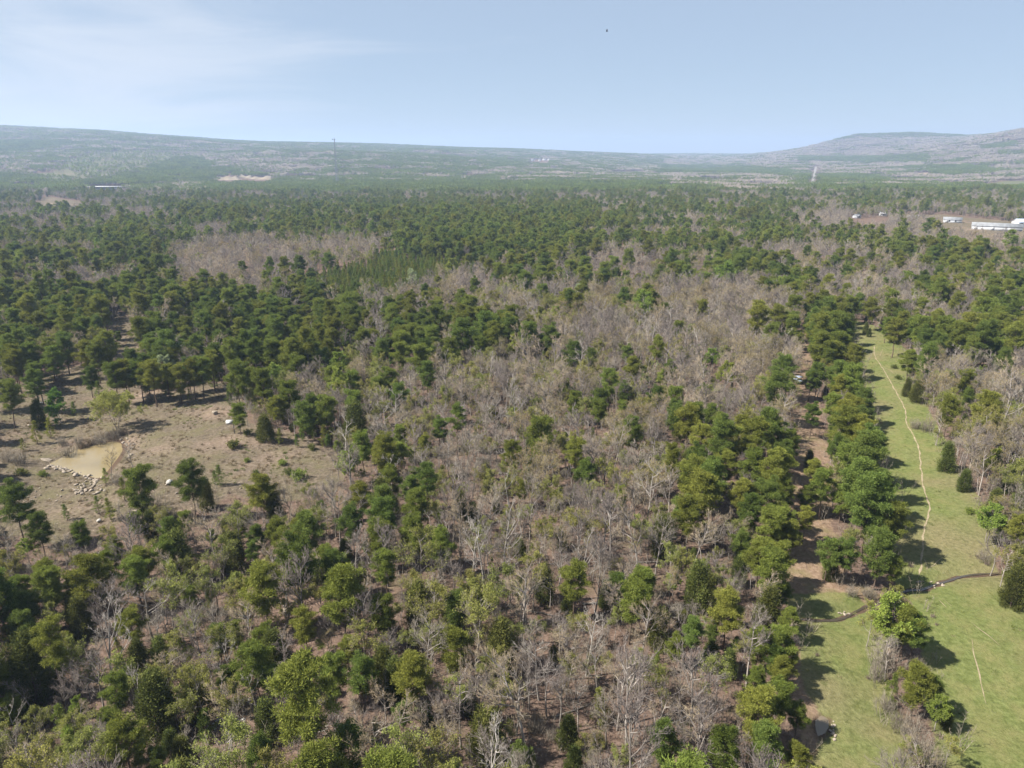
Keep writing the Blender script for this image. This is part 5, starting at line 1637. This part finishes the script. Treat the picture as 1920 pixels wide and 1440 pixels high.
for a in [(728, 803, 6, 12, 0.12, M_WHITEBARK, 'fallen white snag with broken branches under dark pines', 0.12, 7),
          (1078, 1332, 5, 24, 0.13, M_LOGW, 'grey fallen log lying in shade, bottom middle'),
          (1066, 1296, 5, -35, 0.07, M_WHITEBARK, 'thin white fallen limb below the tall bare trees', 0.1),
          (532, 1136, 4, -40, 0.16, M_LOGW, 'broken pale trunk beside the pale boulder, lower left'),
          (100, 1288, 6, 8, 0.2, M_DARKW, 'dark fallen trunk under the tall olive pine, lower left'),
          (90, 1290, 4, 65, 0.16, M_DARKW, 'short dark fallen trunk crossing another, lower left'),
          (1318, 1165, 8, -8, 0.14, M_LOGW, 'long grey fallen trunk at the edge of the pine row'),
          (1300, 1340, 6, 28, 0.10, M_WHITEBARK, 'white fallen treetop at the left edge of the pine row', 0.14, 7),
          (960, 1395, 6, -40, 0.11, M_LOGW, 'grey fallen limb beside the broad cedar near the bottom edge', 0.1, 6),
          (1130, 1130, 6, 10, 0.15, M_LOGW, 'grey fallen log left of the great double pine'),
          (1010, 1150, 5, -20, 0.14, M_LOGW, 'grey fallen log behind the pale green crown'),
          (860, 955, 6, 18, 0.15, M_LOGW, 'grey fallen log below the tall trunked pine'),
          (1010, 770, 6, -10, 0.15, M_LOGW, 'grey fallen log in the middle of the bare wood'),
          (440, 1215, 5, 12, 0.14, M_LOGW, 'grey fallen log in front of the white branching tree'),
          (1230, 1055, 6, 5, 0.14, M_LOGW, 'grey fallen log on the open bare slope')]:
    fallen(*a)
def snag(px, py, h, rad, label, lean=(0.05, 0.0)):
    (x, y), = W([(px, py)])
    z = float(terrain(np.array([x]), np.array([y]))[0])
    a = Acc()
    pts = np.array([(lean[0] * t * h, lean[1] * t * h, -0.1 + t * h) for t in np.linspace(0, 1, 4)])
    rr = np.linspace(rad, rad * 0.5, 4)
    tubes(a, pts[:-1], pts[1:], rr[:-1], rr[1:], 7)
    cones(a, [pts[2], pts[1]], [pts[2] + np.array([0.6, 0.2, 0.5]), pts[1] + np.array([-0.5, 0.3, 0.4])], rad * 0.4)
    o = obj('dead_stub', a.mesh('dead_stub', [M_DARKW]))
    o.location = (x, y, z)
    o['label'], o['category'] = label, 'dead tree'
snag(74, 760, 3.0, 0.2, 'left one of two dark dead stubs beside the clearing')
snag(82, 758, 3.4, 0.18, 'right one of two dark dead stubs beside the clearing', (-0.03, 0))
snag(205, 668, 4.2, 0.13, 'thin dark dead stem in the small sandy glade')

# ------------------------------------------------------------------ built things
def box(acc, c, s, m=0, rot=0.0):
    x, y, z = (v / 2 for v in s)
    v = np.array([(a * x, b * y, d * z) for d in (-1, 1) for b in (-1, 1) for a in (-1, 1)])
    if rot:
        co, si = math.cos(rot), math.sin(rot)
        v = np.c_[v[:, 0] * co - v[:, 1] * si, v[:, 0] * si + v[:, 1] * co, v[:, 2]]
    acc.add(v + np.array(c), [(0, 2, 1), (1, 2, 3), (4, 5, 6), (5, 7, 6), (0, 1, 4), (1, 5, 4), (2, 6, 3), (3, 6, 7), (0, 4, 2), (2, 4, 6), (1, 3, 5), (3, 7, 5)], m)
def part(name, parent, m, *boxes):
    a = Acc()
    for b in boxes:
        box(a, *b)
    return obj(name, a.mesh(name, [m]), parent)
def root_at(name, px, py, rot, label, cat, group=None, dz=0.0):
    (x, y), = W([(px, py)])
    r = bpy.data.objects.new(name, None)
    r.location = (x, y, float(terrain(np.array([x]), np.array([y]))[0]) + dz)
    r.rotation_euler = (0, 0, rot)
    return link(r, None, label, cat, group)
M_WHITE = simple('white_paint', (0.42, 0.42, 0.405), 0.5, 0.04, 1.0)
M_METALW = simple('white_roof_metal', (0.19, 0.198, 0.208), 0.75, 0.3, 0.35)
M_GREYM = simple('grey_roof_metal', (0.40, 0.41, 0.43), 0.5, 0.1, 0.3)
M_DARK = simple('dark_paint', (0.03, 0.03, 0.035), 0.6, 0.1, 1.0)
M_STEEL = simple('galvanised_steel', (0.15, 0.16, 0.175), 0.5, 0.1, 1.0)
M_BLUE = simple('pale_blue_paint', (0.45, 0.52, 0.66), 0.4, 0.05, 1.0)
M_GLASS = simple('dark_glass', (0.03, 0.04, 0.05), 0.1, 0.1, 1.0, 0.5)
M_SAND = simple('pale_sand', (0.20, 0.165, 0.12), 1.0, 0.15, 0.05)

r = root_at('box_on_pole', 440, 813, 0.15, 'white box with a grey panel on a thin pole in the clearing', 'box')
part('pole', r, M_STEEL, ((0, 0, 1.2), (0.13, 0.13, 2.5)))
part('body', r, M_WHITE, ((-0.72, 0, 2.75), (1.5, 0.8, 0.85)))
part('front_panel', r, M_GREYM, ((-0.70, -0.415, 2.74), (0.85, 0.03, 0.42)))
part('bracket', r, M_DARK, ((0.0, 0, 2.36), (0.3, 0.3, 0.08)), ((0.08, -0.05, 2.62), (0.16, 0.3, 0.3)))

r = root_at('utility_vehicle', 1496, 718, 0.35, 'small pale blue vehicle parked under pines at the edge of the lane', 'vehicle')
bd = part('body', r, M_BLUE, ((0, 0.95, 0.8), (1.25, 0.75, 0.32)), ((0, -0.95, 0.85), (1.35, 0.9, 0.3)))
part('floor', r, M_DARK, ((0, 0, 0.5), (1.3, 2.7, 0.12)))
part('seat', r, M_DARK, ((0, -0.25, 0.8), (1.2, 0.45, 0.35)), ((0, -0.47, 1.1), (1.2, 0.14, 0.5)))
part('roof', r, M_BLUE, ((0, -0.1, 1.86), (1.35, 1.4, 0.07)))
part('cage', r, M_DARK, *[((sx * 0.6, sy, 1.3), (0.05, 0.05, 1.08)) for sx in (-1, 1) for sy in (-0.7, 0.52)])
for sx in (-1, 1):
    for sy in (-0.95, 0.95):
        a = Acc()
        tubes(a, [[sx * 0.56, sy, 0.34]], [[sx * 0.84, sy, 0.34]], 0.34, 0.34, 14)
        for e in (0.56, 0.84):
            ang = np.arange(14) * 2 * math.pi / 14
            v = np.concatenate([[[sx * e, sy, 0.34]], np.stack([np.full(14, sx * e), sy + 0.34 * np.cos(ang), 0.34 + 0.34 * np.sin(ang)], 1)])
            a.add(v, [(0, 1 + q, 1 + (q + 1) % 14) for q in range(14)])
        obj('wheel', a.mesh('wheel', [M_DARK]), r)

def house(name, px, py, rot, L, D, eave, ridge, wall_m, roof_m, label, cat, doors=1, windows=0):
    r = root_at(name, px, py, rot, label, cat)
    a = Acc()
    box(a, (0, 0, eave / 2 - 0.5), (L, D, eave + 1.0))
    v = [(x, y, z) for x in (-L / 2, L / 2) for y, z in ((-D / 2, eave), (D / 2, eave), (0, ridge - 0.02))]
    a.add(v, [(0, 2, 1), (3, 4, 5)])
    w = obj('wall', a.mesh('wall', [wall_m]), r)
    b = Acc()
    o, th = 0.4, 0.16
    sl = (ridge - eave) / (D / 2)
    for sy in (-1, 1):
        q = np.array([(-L / 2 - o, sy * (D / 2 + o), eave - o * sl + 0.03), (L / 2 + o, sy * (D / 2 + o), eave - o * sl + 0.03), (L / 2 + o, 0, ridge + 0.03), (-L / 2 - o, 0, ridge + 0.03)])
        v = np.concatenate([q, q + np.array([0, 0, th])])
        b.add(v, [(4, 5, 6), (4, 6, 7), (0, 2, 1), (0, 3, 2), (0, 1, 5), (0, 5, 4), (0, 4, 7), (0, 7, 3), (1, 2, 6), (1, 6, 5)])
    n_rib = int(L / 1.2)
    for q in range(n_rib):
        x = -L / 2 + (q + 0.5) * L / n_rib
        for sy in (-1, 1):
            tubes(b, [(x, sy * (D / 2 + o), eave - o * sl + th + 0.05)], [(x, 0, ridge + th + 0.05)], 0.06, 0.06, 3)
    obj('roof', b.mesh('roof', [roof_m]), r)
    for q in range(doors):
        part('door', r, M_GREYM, ((-L / 2 + 3 + q * L / max(doors, 1), -D / 2 - 0.04, 1.5), (2.6, 0.06, 3.0)))
    for q in range(windows):
        f = part('window', r, M_WHITE, ((-L / 2 + (q + 1) * L / (windows + 1), -D / 2 - 0.05, 1.7), (1.5, 0.08, 1.4)))
        part('pane', f, M_GLASS, ((-L / 2 + (q + 1) * L / (windows + 1), -D / 2 - 0.11, 1.7), (1.2, 0.04, 1.1)))
    return r
house('metal_shed', 1868, 431, -0.55, 36, 11, 3.2, 5.6, M_GREYM, M_METALW, 'long white metal shed at the right edge behind bare trees', 'shed', 3, 0)
house('metal_shed', 1785, 417, -0.5, 15, 8, 2.8, 4.8, M_GREYM, M_METALW, 'shorter white shed left of the long white shed', 'shed', 1, 2)
house('hoop_barn', 1708, 414, 0.2, 17, 10, 2.6, 5.2, M_GREYM, M_GREYM, 'grey metal barn left of the white sheds', 'barn', 1, 0)
house('house', 1914, 422, 0.1, 12, 9, 3.0, 5.4, M_WHITE, M_BLUE, 'small house with a pale blue roof at the far right edge', 'house', 1, 3)
house('house', 1606, 409, 0.3, 6, 5, 2.4, 3.8, M_GREYM, M_METALW, 'small white house among bare trees behind the pines', 'house', 1, 2)
house('house', 1655, 405, -0.2, 6, 5, 2.6, 4.2, M_WHITE, M_GREYM, 'tiny white cabin right of the small white house', 'house', 1, 1)
house('house', 1533, 364, 0.1, 14, 9, 3.0, 6.0, M_WHITE, M_METALW, 'white house at the near end of the straight gravel road', 'house', 1, 2)
house('house', 1536, 369, 0.4, 10, 7, 2.8, 5.0, M_WHITE, M_METALW, 'lower white house just below the near end of the gravel road', 'house', 1, 2)
house('house', 1552, 384, 0.2, 9, 7, 2.8, 4.8, M_WHITE, M_METALW, 'white house at the foot of the dark pine block', 'house', 1, 2)
for q, (px, py, L) in enumerate([(999, 302, 14), (1012, 302, 11), (1021, 301, 18), (1029, 301, 9)]):
    house('ranch_building', px, py, 0.1 * q, L, 12, 5.5, 9.0, M_WHITE, M_METALW, ('leftmost', 'second from left', 'second from right', 'rightmost')[q] + ' of four white buildings on the distant wooded slope', 'building', 1, 2)
r = root_at('open_shed', 206, 357, -0.03, 'long flat roofed pale open shed in the valley at left', 'shed')
part('roof', r, M_WHITE, ((0, 0, 7.2), (74, 20, 0.6)))
part('back_wall', r, M_GREYM, ((0, 9.6, 3.3), (73, 0.4, 7.6)))
for q in range(9):
    part('post', r, M_STEEL, ((-35 + q * 8.75, -9, 3.2), (0.7, 0.7, 7.4)))
part('loading_bay', r, M_WHITE, ((24, -3, 2.4), (22, 9, 5.2)))

def mound(name, px, py, L, Wd, H, rot, label):
    (x, y), = W([(px, py)])
    z = float(terrain(np.array([x]), np.array([y]))[0])
    u, v = np.meshgrid(np.linspace(-1, 1, 33), np.linspace(-1, 1, 13))
    h = H * np.clip(1 - np.abs(v) ** 1.6, 0, 1) * np.clip(1 - u ** 4, 0, 1) * (0.75 + 0.3 * sines(u * L / 2, v * Wd / 2, 22, int(px), 4))
    me = grid_mesh(name, u * L / 2, v * Wd / 2, lambda a, b: np.maximum(h, 0) - 1.0, [M_SAND])
    o = obj(name, me, label=label, cat='sand bank')
    o.location, o.rotation_euler = (x, y, z), (0, 0, rot)
mound('sand_bank', 425, 337, 70, 24, 9, 0.1, 'left end of the pale sand banks in the far quarry')
mound('sand_bank', 455, 334, 60, 22, 12, -0.05, 'middle hump of the pale sand banks in the far quarry')
mound('sand_bank', 492, 336, 80, 22, 9, -0.1, 'long right tail of the pale sand banks in the far quarry')
mound('sand_bank', 222, 362, 34, 14, 6, 0.5, 'tan sand pile in front of the long open shed')
mound('sand_bank', 605, 338, 24, 10, 5, 0, 'small pale sand bank left of the lattice tower')
mound('sand_bank', 566, 330, 26, 10, 5, 0, 'small pale sand bank on the slope between quarry and tower')

# utility pole by the sheds
r = root_at('utility_pole', 1803, 424, 0.2, 'tall pale utility pole between the two white sheds', 'pole')
a = Acc()
tubes(a, [[0, 0, -0.3]], [[0, 0, 11]], 0.2, 0.13, 8)
obj('pole', a.mesh('pole', [M_LOGW]), r)
part('crossarm', r, M_LOGW, ((0, 0, 10.4), (2.4, 0.14, 0.16)))
part('transformer', r, M_STEEL, ((0.35, 0, 9.2), (0.5, 0.5, 0.9)))

# lattice tower in the valley
(tx, ty), = W([(633, 349)])
tz = float(terrain(np.array([tx]), np.array([ty]))[0])
th = CAM_H + ty * row_slope(258.0) - tz
r = bpy.data.objects.new('lattice_tower', None)
r.location = (tx, ty, tz)
link(r, None, 'tall grey lattice tower rising from the forest in front of the ridge', 'tower')
bw, tw = 4.6, 0.7
def leg_pt(q, t):
    a = q * 2 * math.pi / 3 + 0.5
    rr = bw + (tw - bw) * min(1.0, t / 0.86)
    return np.array([math.cos(a) * rr, math.sin(a) * rr, t * th])
for q in range(3):
    a = Acc()
    ts = np.linspace(0, 0.97, 12)
    P = np.array([leg_pt(q, t) for t in ts])
    tubes(a, P[:-1], P[1:], 0.26, 0.22, 6)
    obj('leg', a.mesh('leg', [M_STEEL]), r)
a = Acc()
nlev = 26
for k in range(nlev):
    t0, t1 = 0.97 * k / nlev, 0.97 * (k + 1) / nlev
    for q in range(3):
        p, s_ = leg_pt(q, t0), leg_pt((q + 1) % 3, t0)
        p1, s1 = leg_pt(q, t1), leg_pt((q + 1) % 3, t1)
        tubes(a, [p, s_, p1], [s1, p1, s1], 0.14, 0.14, 4)
obj('bracing', a.mesh('bracing', [M_STEEL]), r)
part('mast', r, M_STEEL, ((0, 0, th * 0.985), (0.5, 0.5, th * 0.04)))
part('antenna_platform', r, M_DARK, ((-1.8, 0, th * 0.955), (6.4, 1.2, 0.35)))
for q, x in enumerate((-4.4, -3.2, 1.6)):
    part('antenna', r, M_DARK, ((x, 0.2, th * 0.965), (0.7, 0.6, 2.4)))
a = Acc()
tubes(a, [[1.7, -1.6, th * 0.53]], [[1.7, -2.5, th * 0.53]], 1.1, 1.3, 14)
ang = np.arange(14) * 2 * math.pi / 14
a.add(np.concatenate([[[1.7, -2.5, th * 0.53]], np.stack([1.7 + 1.3 * np.cos(ang), np.full(14, -2.5), th * 0.53 + 1.3 * np.sin(ang)], 1)]), [(0, 1 + q, 1 + (q + 1) % 14) for q in range(14)])
obj('dish', a.mesh('dish', [M_WHITE]), r)

# a bird high in the air, seen from the side
cxb, cyb = (1138 - 960) / FPX, (720 - 59) / FPX
T = 190.0
bp = Vector((cxb * T, (CP + cyb * SP) * T, CAM_H + (-SP + cyb * CP) * T))
a = Acc()
prof = [(-0.26, 0.01), (-0.2, 0.05), (-0.05, 0.075), (0.1, 0.06), (0.18, 0.045), (0.24, 0.04), (0.3, 0.008)]
for (x0, r0), (x1, r1) in zip(prof[:-1], prof[1:]):
    tubes(a, [[x0, 0, 0]], [[x1, 0, 0]], r0, r1, 8)
a.add([(-0.22, 0, 0), (-0.42, -0.09, 0.0), (-0.42, 0.09, 0.0), (-0.30, 0, 0.02)], [(0, 1, 3), (0, 3, 2)])
br = bpy.data.objects.new('bird', a.mesh('bird', [M_DARK]))
link(br, None, 'small dark bird flying in the clear sky', 'bird')
for sy in (-1, 1):
    w_ = Acc()
    w_.add([(0.1, sy * 0.05, 0.03), (-0.08, sy * 0.05, 0.03), (-0.12, sy * 0.22, 0.27), (0.07, sy * 0.24, 0.3), (-0.14, sy * 0.34, 0.5), (-0.02, sy * 0.34, 0.5),
            (0.1, sy * 0.05, 0.05), (-0.08, sy * 0.05, 0.05), (-0.12, sy * 0.21, 0.29), (0.07, sy * 0.23, 0.32)],
           [(0, 1, 2), (0, 2, 3), (3, 2, 4), (3, 4, 5), (6, 8, 7), (6, 9, 8), (9, 4, 8), (9, 5, 4), (0, 3, 9), (0, 9, 6), (1, 7, 8), (1, 8, 2)])
    obj('wing', w_.mesh('wing', [M_DARK]), br)
br.location = bp
br.rotation_euler = (0, 0, 0.25)
br.scale = (1.1, 1.1, 1.1)

# ------------------------------------------------------------------ ground cover nobody could count
def tuft(seed, n, h, m):
    rng = np.random.default_rng(seed)
    a = Acc()
    C = np.stack([rng.normal(size=n) * 0.16, rng.normal(size=n) * 0.16, np.full(n, -0.02)], 1)
    D = np.stack([rng.normal(size=n) * 0.45, rng.normal(size=n) * 0.45, np.ones(n)], 1)
    blades(a, C, D, h * rng.uniform(0.5, 1.2, n), 0.05, rng, 0)
    return a.mesh('tuft', [m])
M_STRAW = leaf_mat('dry_straw', (0.150, 0.115, 0.070), (0.330, 0.265, 0.170), 0.01, 0.2, 0.2)
M_GREENT = leaf_mat('green_tufts', (0.075, 0.100, 0.025), (0.170, 0.190, 0.055), 0.02, 0.2, 0.3)
M_DEADL = leaf_mat('brown_undergrowth', (0.110, 0.085, 0.070), (0.240, 0.190, 0.160), 0.01, 0.2, 0.1)
x, y = candidates(40, 300, 1.25)
pk = in_poly(x, y, WCLEAR) | in_poly(x, y, WGLADE)
pg = in_poly(x, y, WSTRIP) | in_poly(x, y, WMEADOW)
wet = (sdist(x, y, WPOND) > -1.0) | (seg_dist(x, y, WCREEK) < 1.2) | (sdist(x, y, WPUD) > -0.8)
for tr in WTRACKS:
    wet |= seg_dist(x, y, tr) < 0.8
pt = 0.5 * sines(x, y, 9, 71, 6) + 0.5 * sines(x, y, 22, 72, 6)
sel = pk & ~wet & (pt + RNG.normal(size=len(x)) * 0.4 > 0.0)
scatter('dry_grass', 'tufts of dry straw coloured grass on the clearing', [tuft(901, 40, 0.5, M_STRAW), tuft(902, 34, 0.4, M_STRAW), tuft(903, 34, 0.35, M_GREENT)],
        np.stack([x, y, terrain(x, y)], 1)[sel], np.where(pt[sel] > 0.7, 2, RNG.integers(0, 2, sel.sum())), RNG.uniform(0, 6.28, sel.sum()), np.repeat(RNG.uniform(0.6, 1.6, (sel.sum(), 1)), 3, 1))
sel = pg & ~wet & (RNG.uniform(size=len(x)) < 0.14 + 0.12 * pt)
scatter('meadow_grass', 'short green grass tufts on the mown strip', [tuft(905, 30, 0.2, M_GREENT), tuft(906, 24, 0.16, M_GREENT), tuft(907, 18, 0.2, M_STRAW)],
        np.stack([x, y, terrain(x, y)], 1)[sel], np.minimum(2, RNG.integers(0, 7, sel.sum()) // 3), RNG.uniform(0, 6.28, sel.sum()), np.repeat(RNG.uniform(0.6, 1.5, (sel.sum(), 1)), 3, 1))
# brown reeds on the back shore of the pond
shore = smooth_line(W([(150, 843), (175, 830), (200, 818), (220, 812), (232, 815)]), 0.5)
shore = np.concatenate([shore + RNG.normal(size=shore.shape) * 0.5 for _ in range(5)])
scatter('reeds', 'brown dry reeds on the back shore of the pond', [tuft(908, 26, 1.5, M_STRAW), tuft(909, 26, 1.2, M_DEADL)], np.c_[shore, terrain(shore[:, 0], shore[:, 1])],
        RNG.integers(0, 2, len(shore)), RNG.uniform(0, 6.28, len(shore)), np.repeat(RNG.uniform(0.7, 1.2, (len(shore), 1)), 3, 1))
# leafless saplings and brush under the trees
def sapling(seed, h, n):
    rng = np.random.default_rng(seed)
    a = Acc()
    P0 = np.stack([rng.normal(size=n) * 0.25, rng.normal(size=n) * 0.25, np.full(n, -0.02)], 1)
    P1 = P0 + np.stack([rng.normal(size=n) * 0.22 * h, rng.normal(size=n) * 0.22 * h, h * rng.uniform(0.5, 1, n)], 1)
    tubes(a, P0, P1, 0.022, 0.008, 3, 0)
    i = np.repeat(np.arange(n), 12)
    p = P0[i] + (P1[i] - P0[i]) * rng.uniform(0.3, 1, (len(i), 1))
    d = rnd_dirs(rng, len(i)) * 0.8
    d[:, 2] = np.abs(d[:, 2]) + 0.4
    cones(a, p, p + d * rng.uniform(0.15, 0.4, (len(i), 1)) * h * 0.7, 0.014, 0)
    return a.mesh('sapling', [M_TWIG])
x, y = candidates(36, 330, 1.9)
openm = near_polys(x, y, NOTREE, -1.5) | (seg_dist(x, y, WCREEK) < 1.5)
sel = ~openm & (sines(x, y, 18, 81, 6) + RNG.normal(size=len(x)) * 0.6 > -0.35)
fernm = [sapling(911, 1.6, 5), sapling(912, 2.6, 4), sapling(913, 3.6, 3), tuft(914, 36, 0.7, M_DEADL), tuft(915, 30, 0.45, M_GREENT)]
scatter('undergrowth', 'leafless saplings and brown brush on the forest floor', fernm, np.stack([x, y, terrain(x, y)], 1)[sel],
        RNG.choice(5, sel.sum(), p=[0.3, 0.25, 0.15, 0.22, 0.08]), RNG.uniform(0, 6.28, sel.sum()), np.repeat(RNG.uniform(0.7, 1.4, (sel.sum(), 1)), 3, 1))

# ------------------------------------------------------------------ haze
hz, n, l = mat('haze_air')
pv = n.new('ShaderNodeVolumePrincipled')
pv.inputs['Color'].default_value = (0.52, 0.69, 1.0, 1)
pv.inputs['Density'].default_value = 1.3e-4
pv.inputs['Anisotropy'].default_value = 0.2
ho = n.new('ShaderNodeOutputMaterial')
l.new(pv.outputs[0], ho.inputs['Volume'])
zmin = float(terrain(gx, gy).min()) - 1.5
zmax = float(terrain(gx, gy).max()) + 22
hb = Acc()
X0, X1, Y0, Y1 = gx.min() - 30, gx.max() + 30, -95.0, 9540.0
vv = [(x, y, z) for z in (zmin, zmax) for y in (Y0, Y1) for x in (X0, X1)]
hb.add(vv, [(0, 2, 1), (1, 2, 3), (4, 5, 6), (5, 7, 6), (0, 1, 4), (1, 5, 4), (2, 6, 3), (3, 6, 7), (0, 4, 2), (2, 4, 6), (1, 3, 5), (3, 7, 5)])
obj('haze', hb.mesh('haze', [hz]), kind='stuff', label='pale air over the whole valley')
print('haze', zmin, zmax)
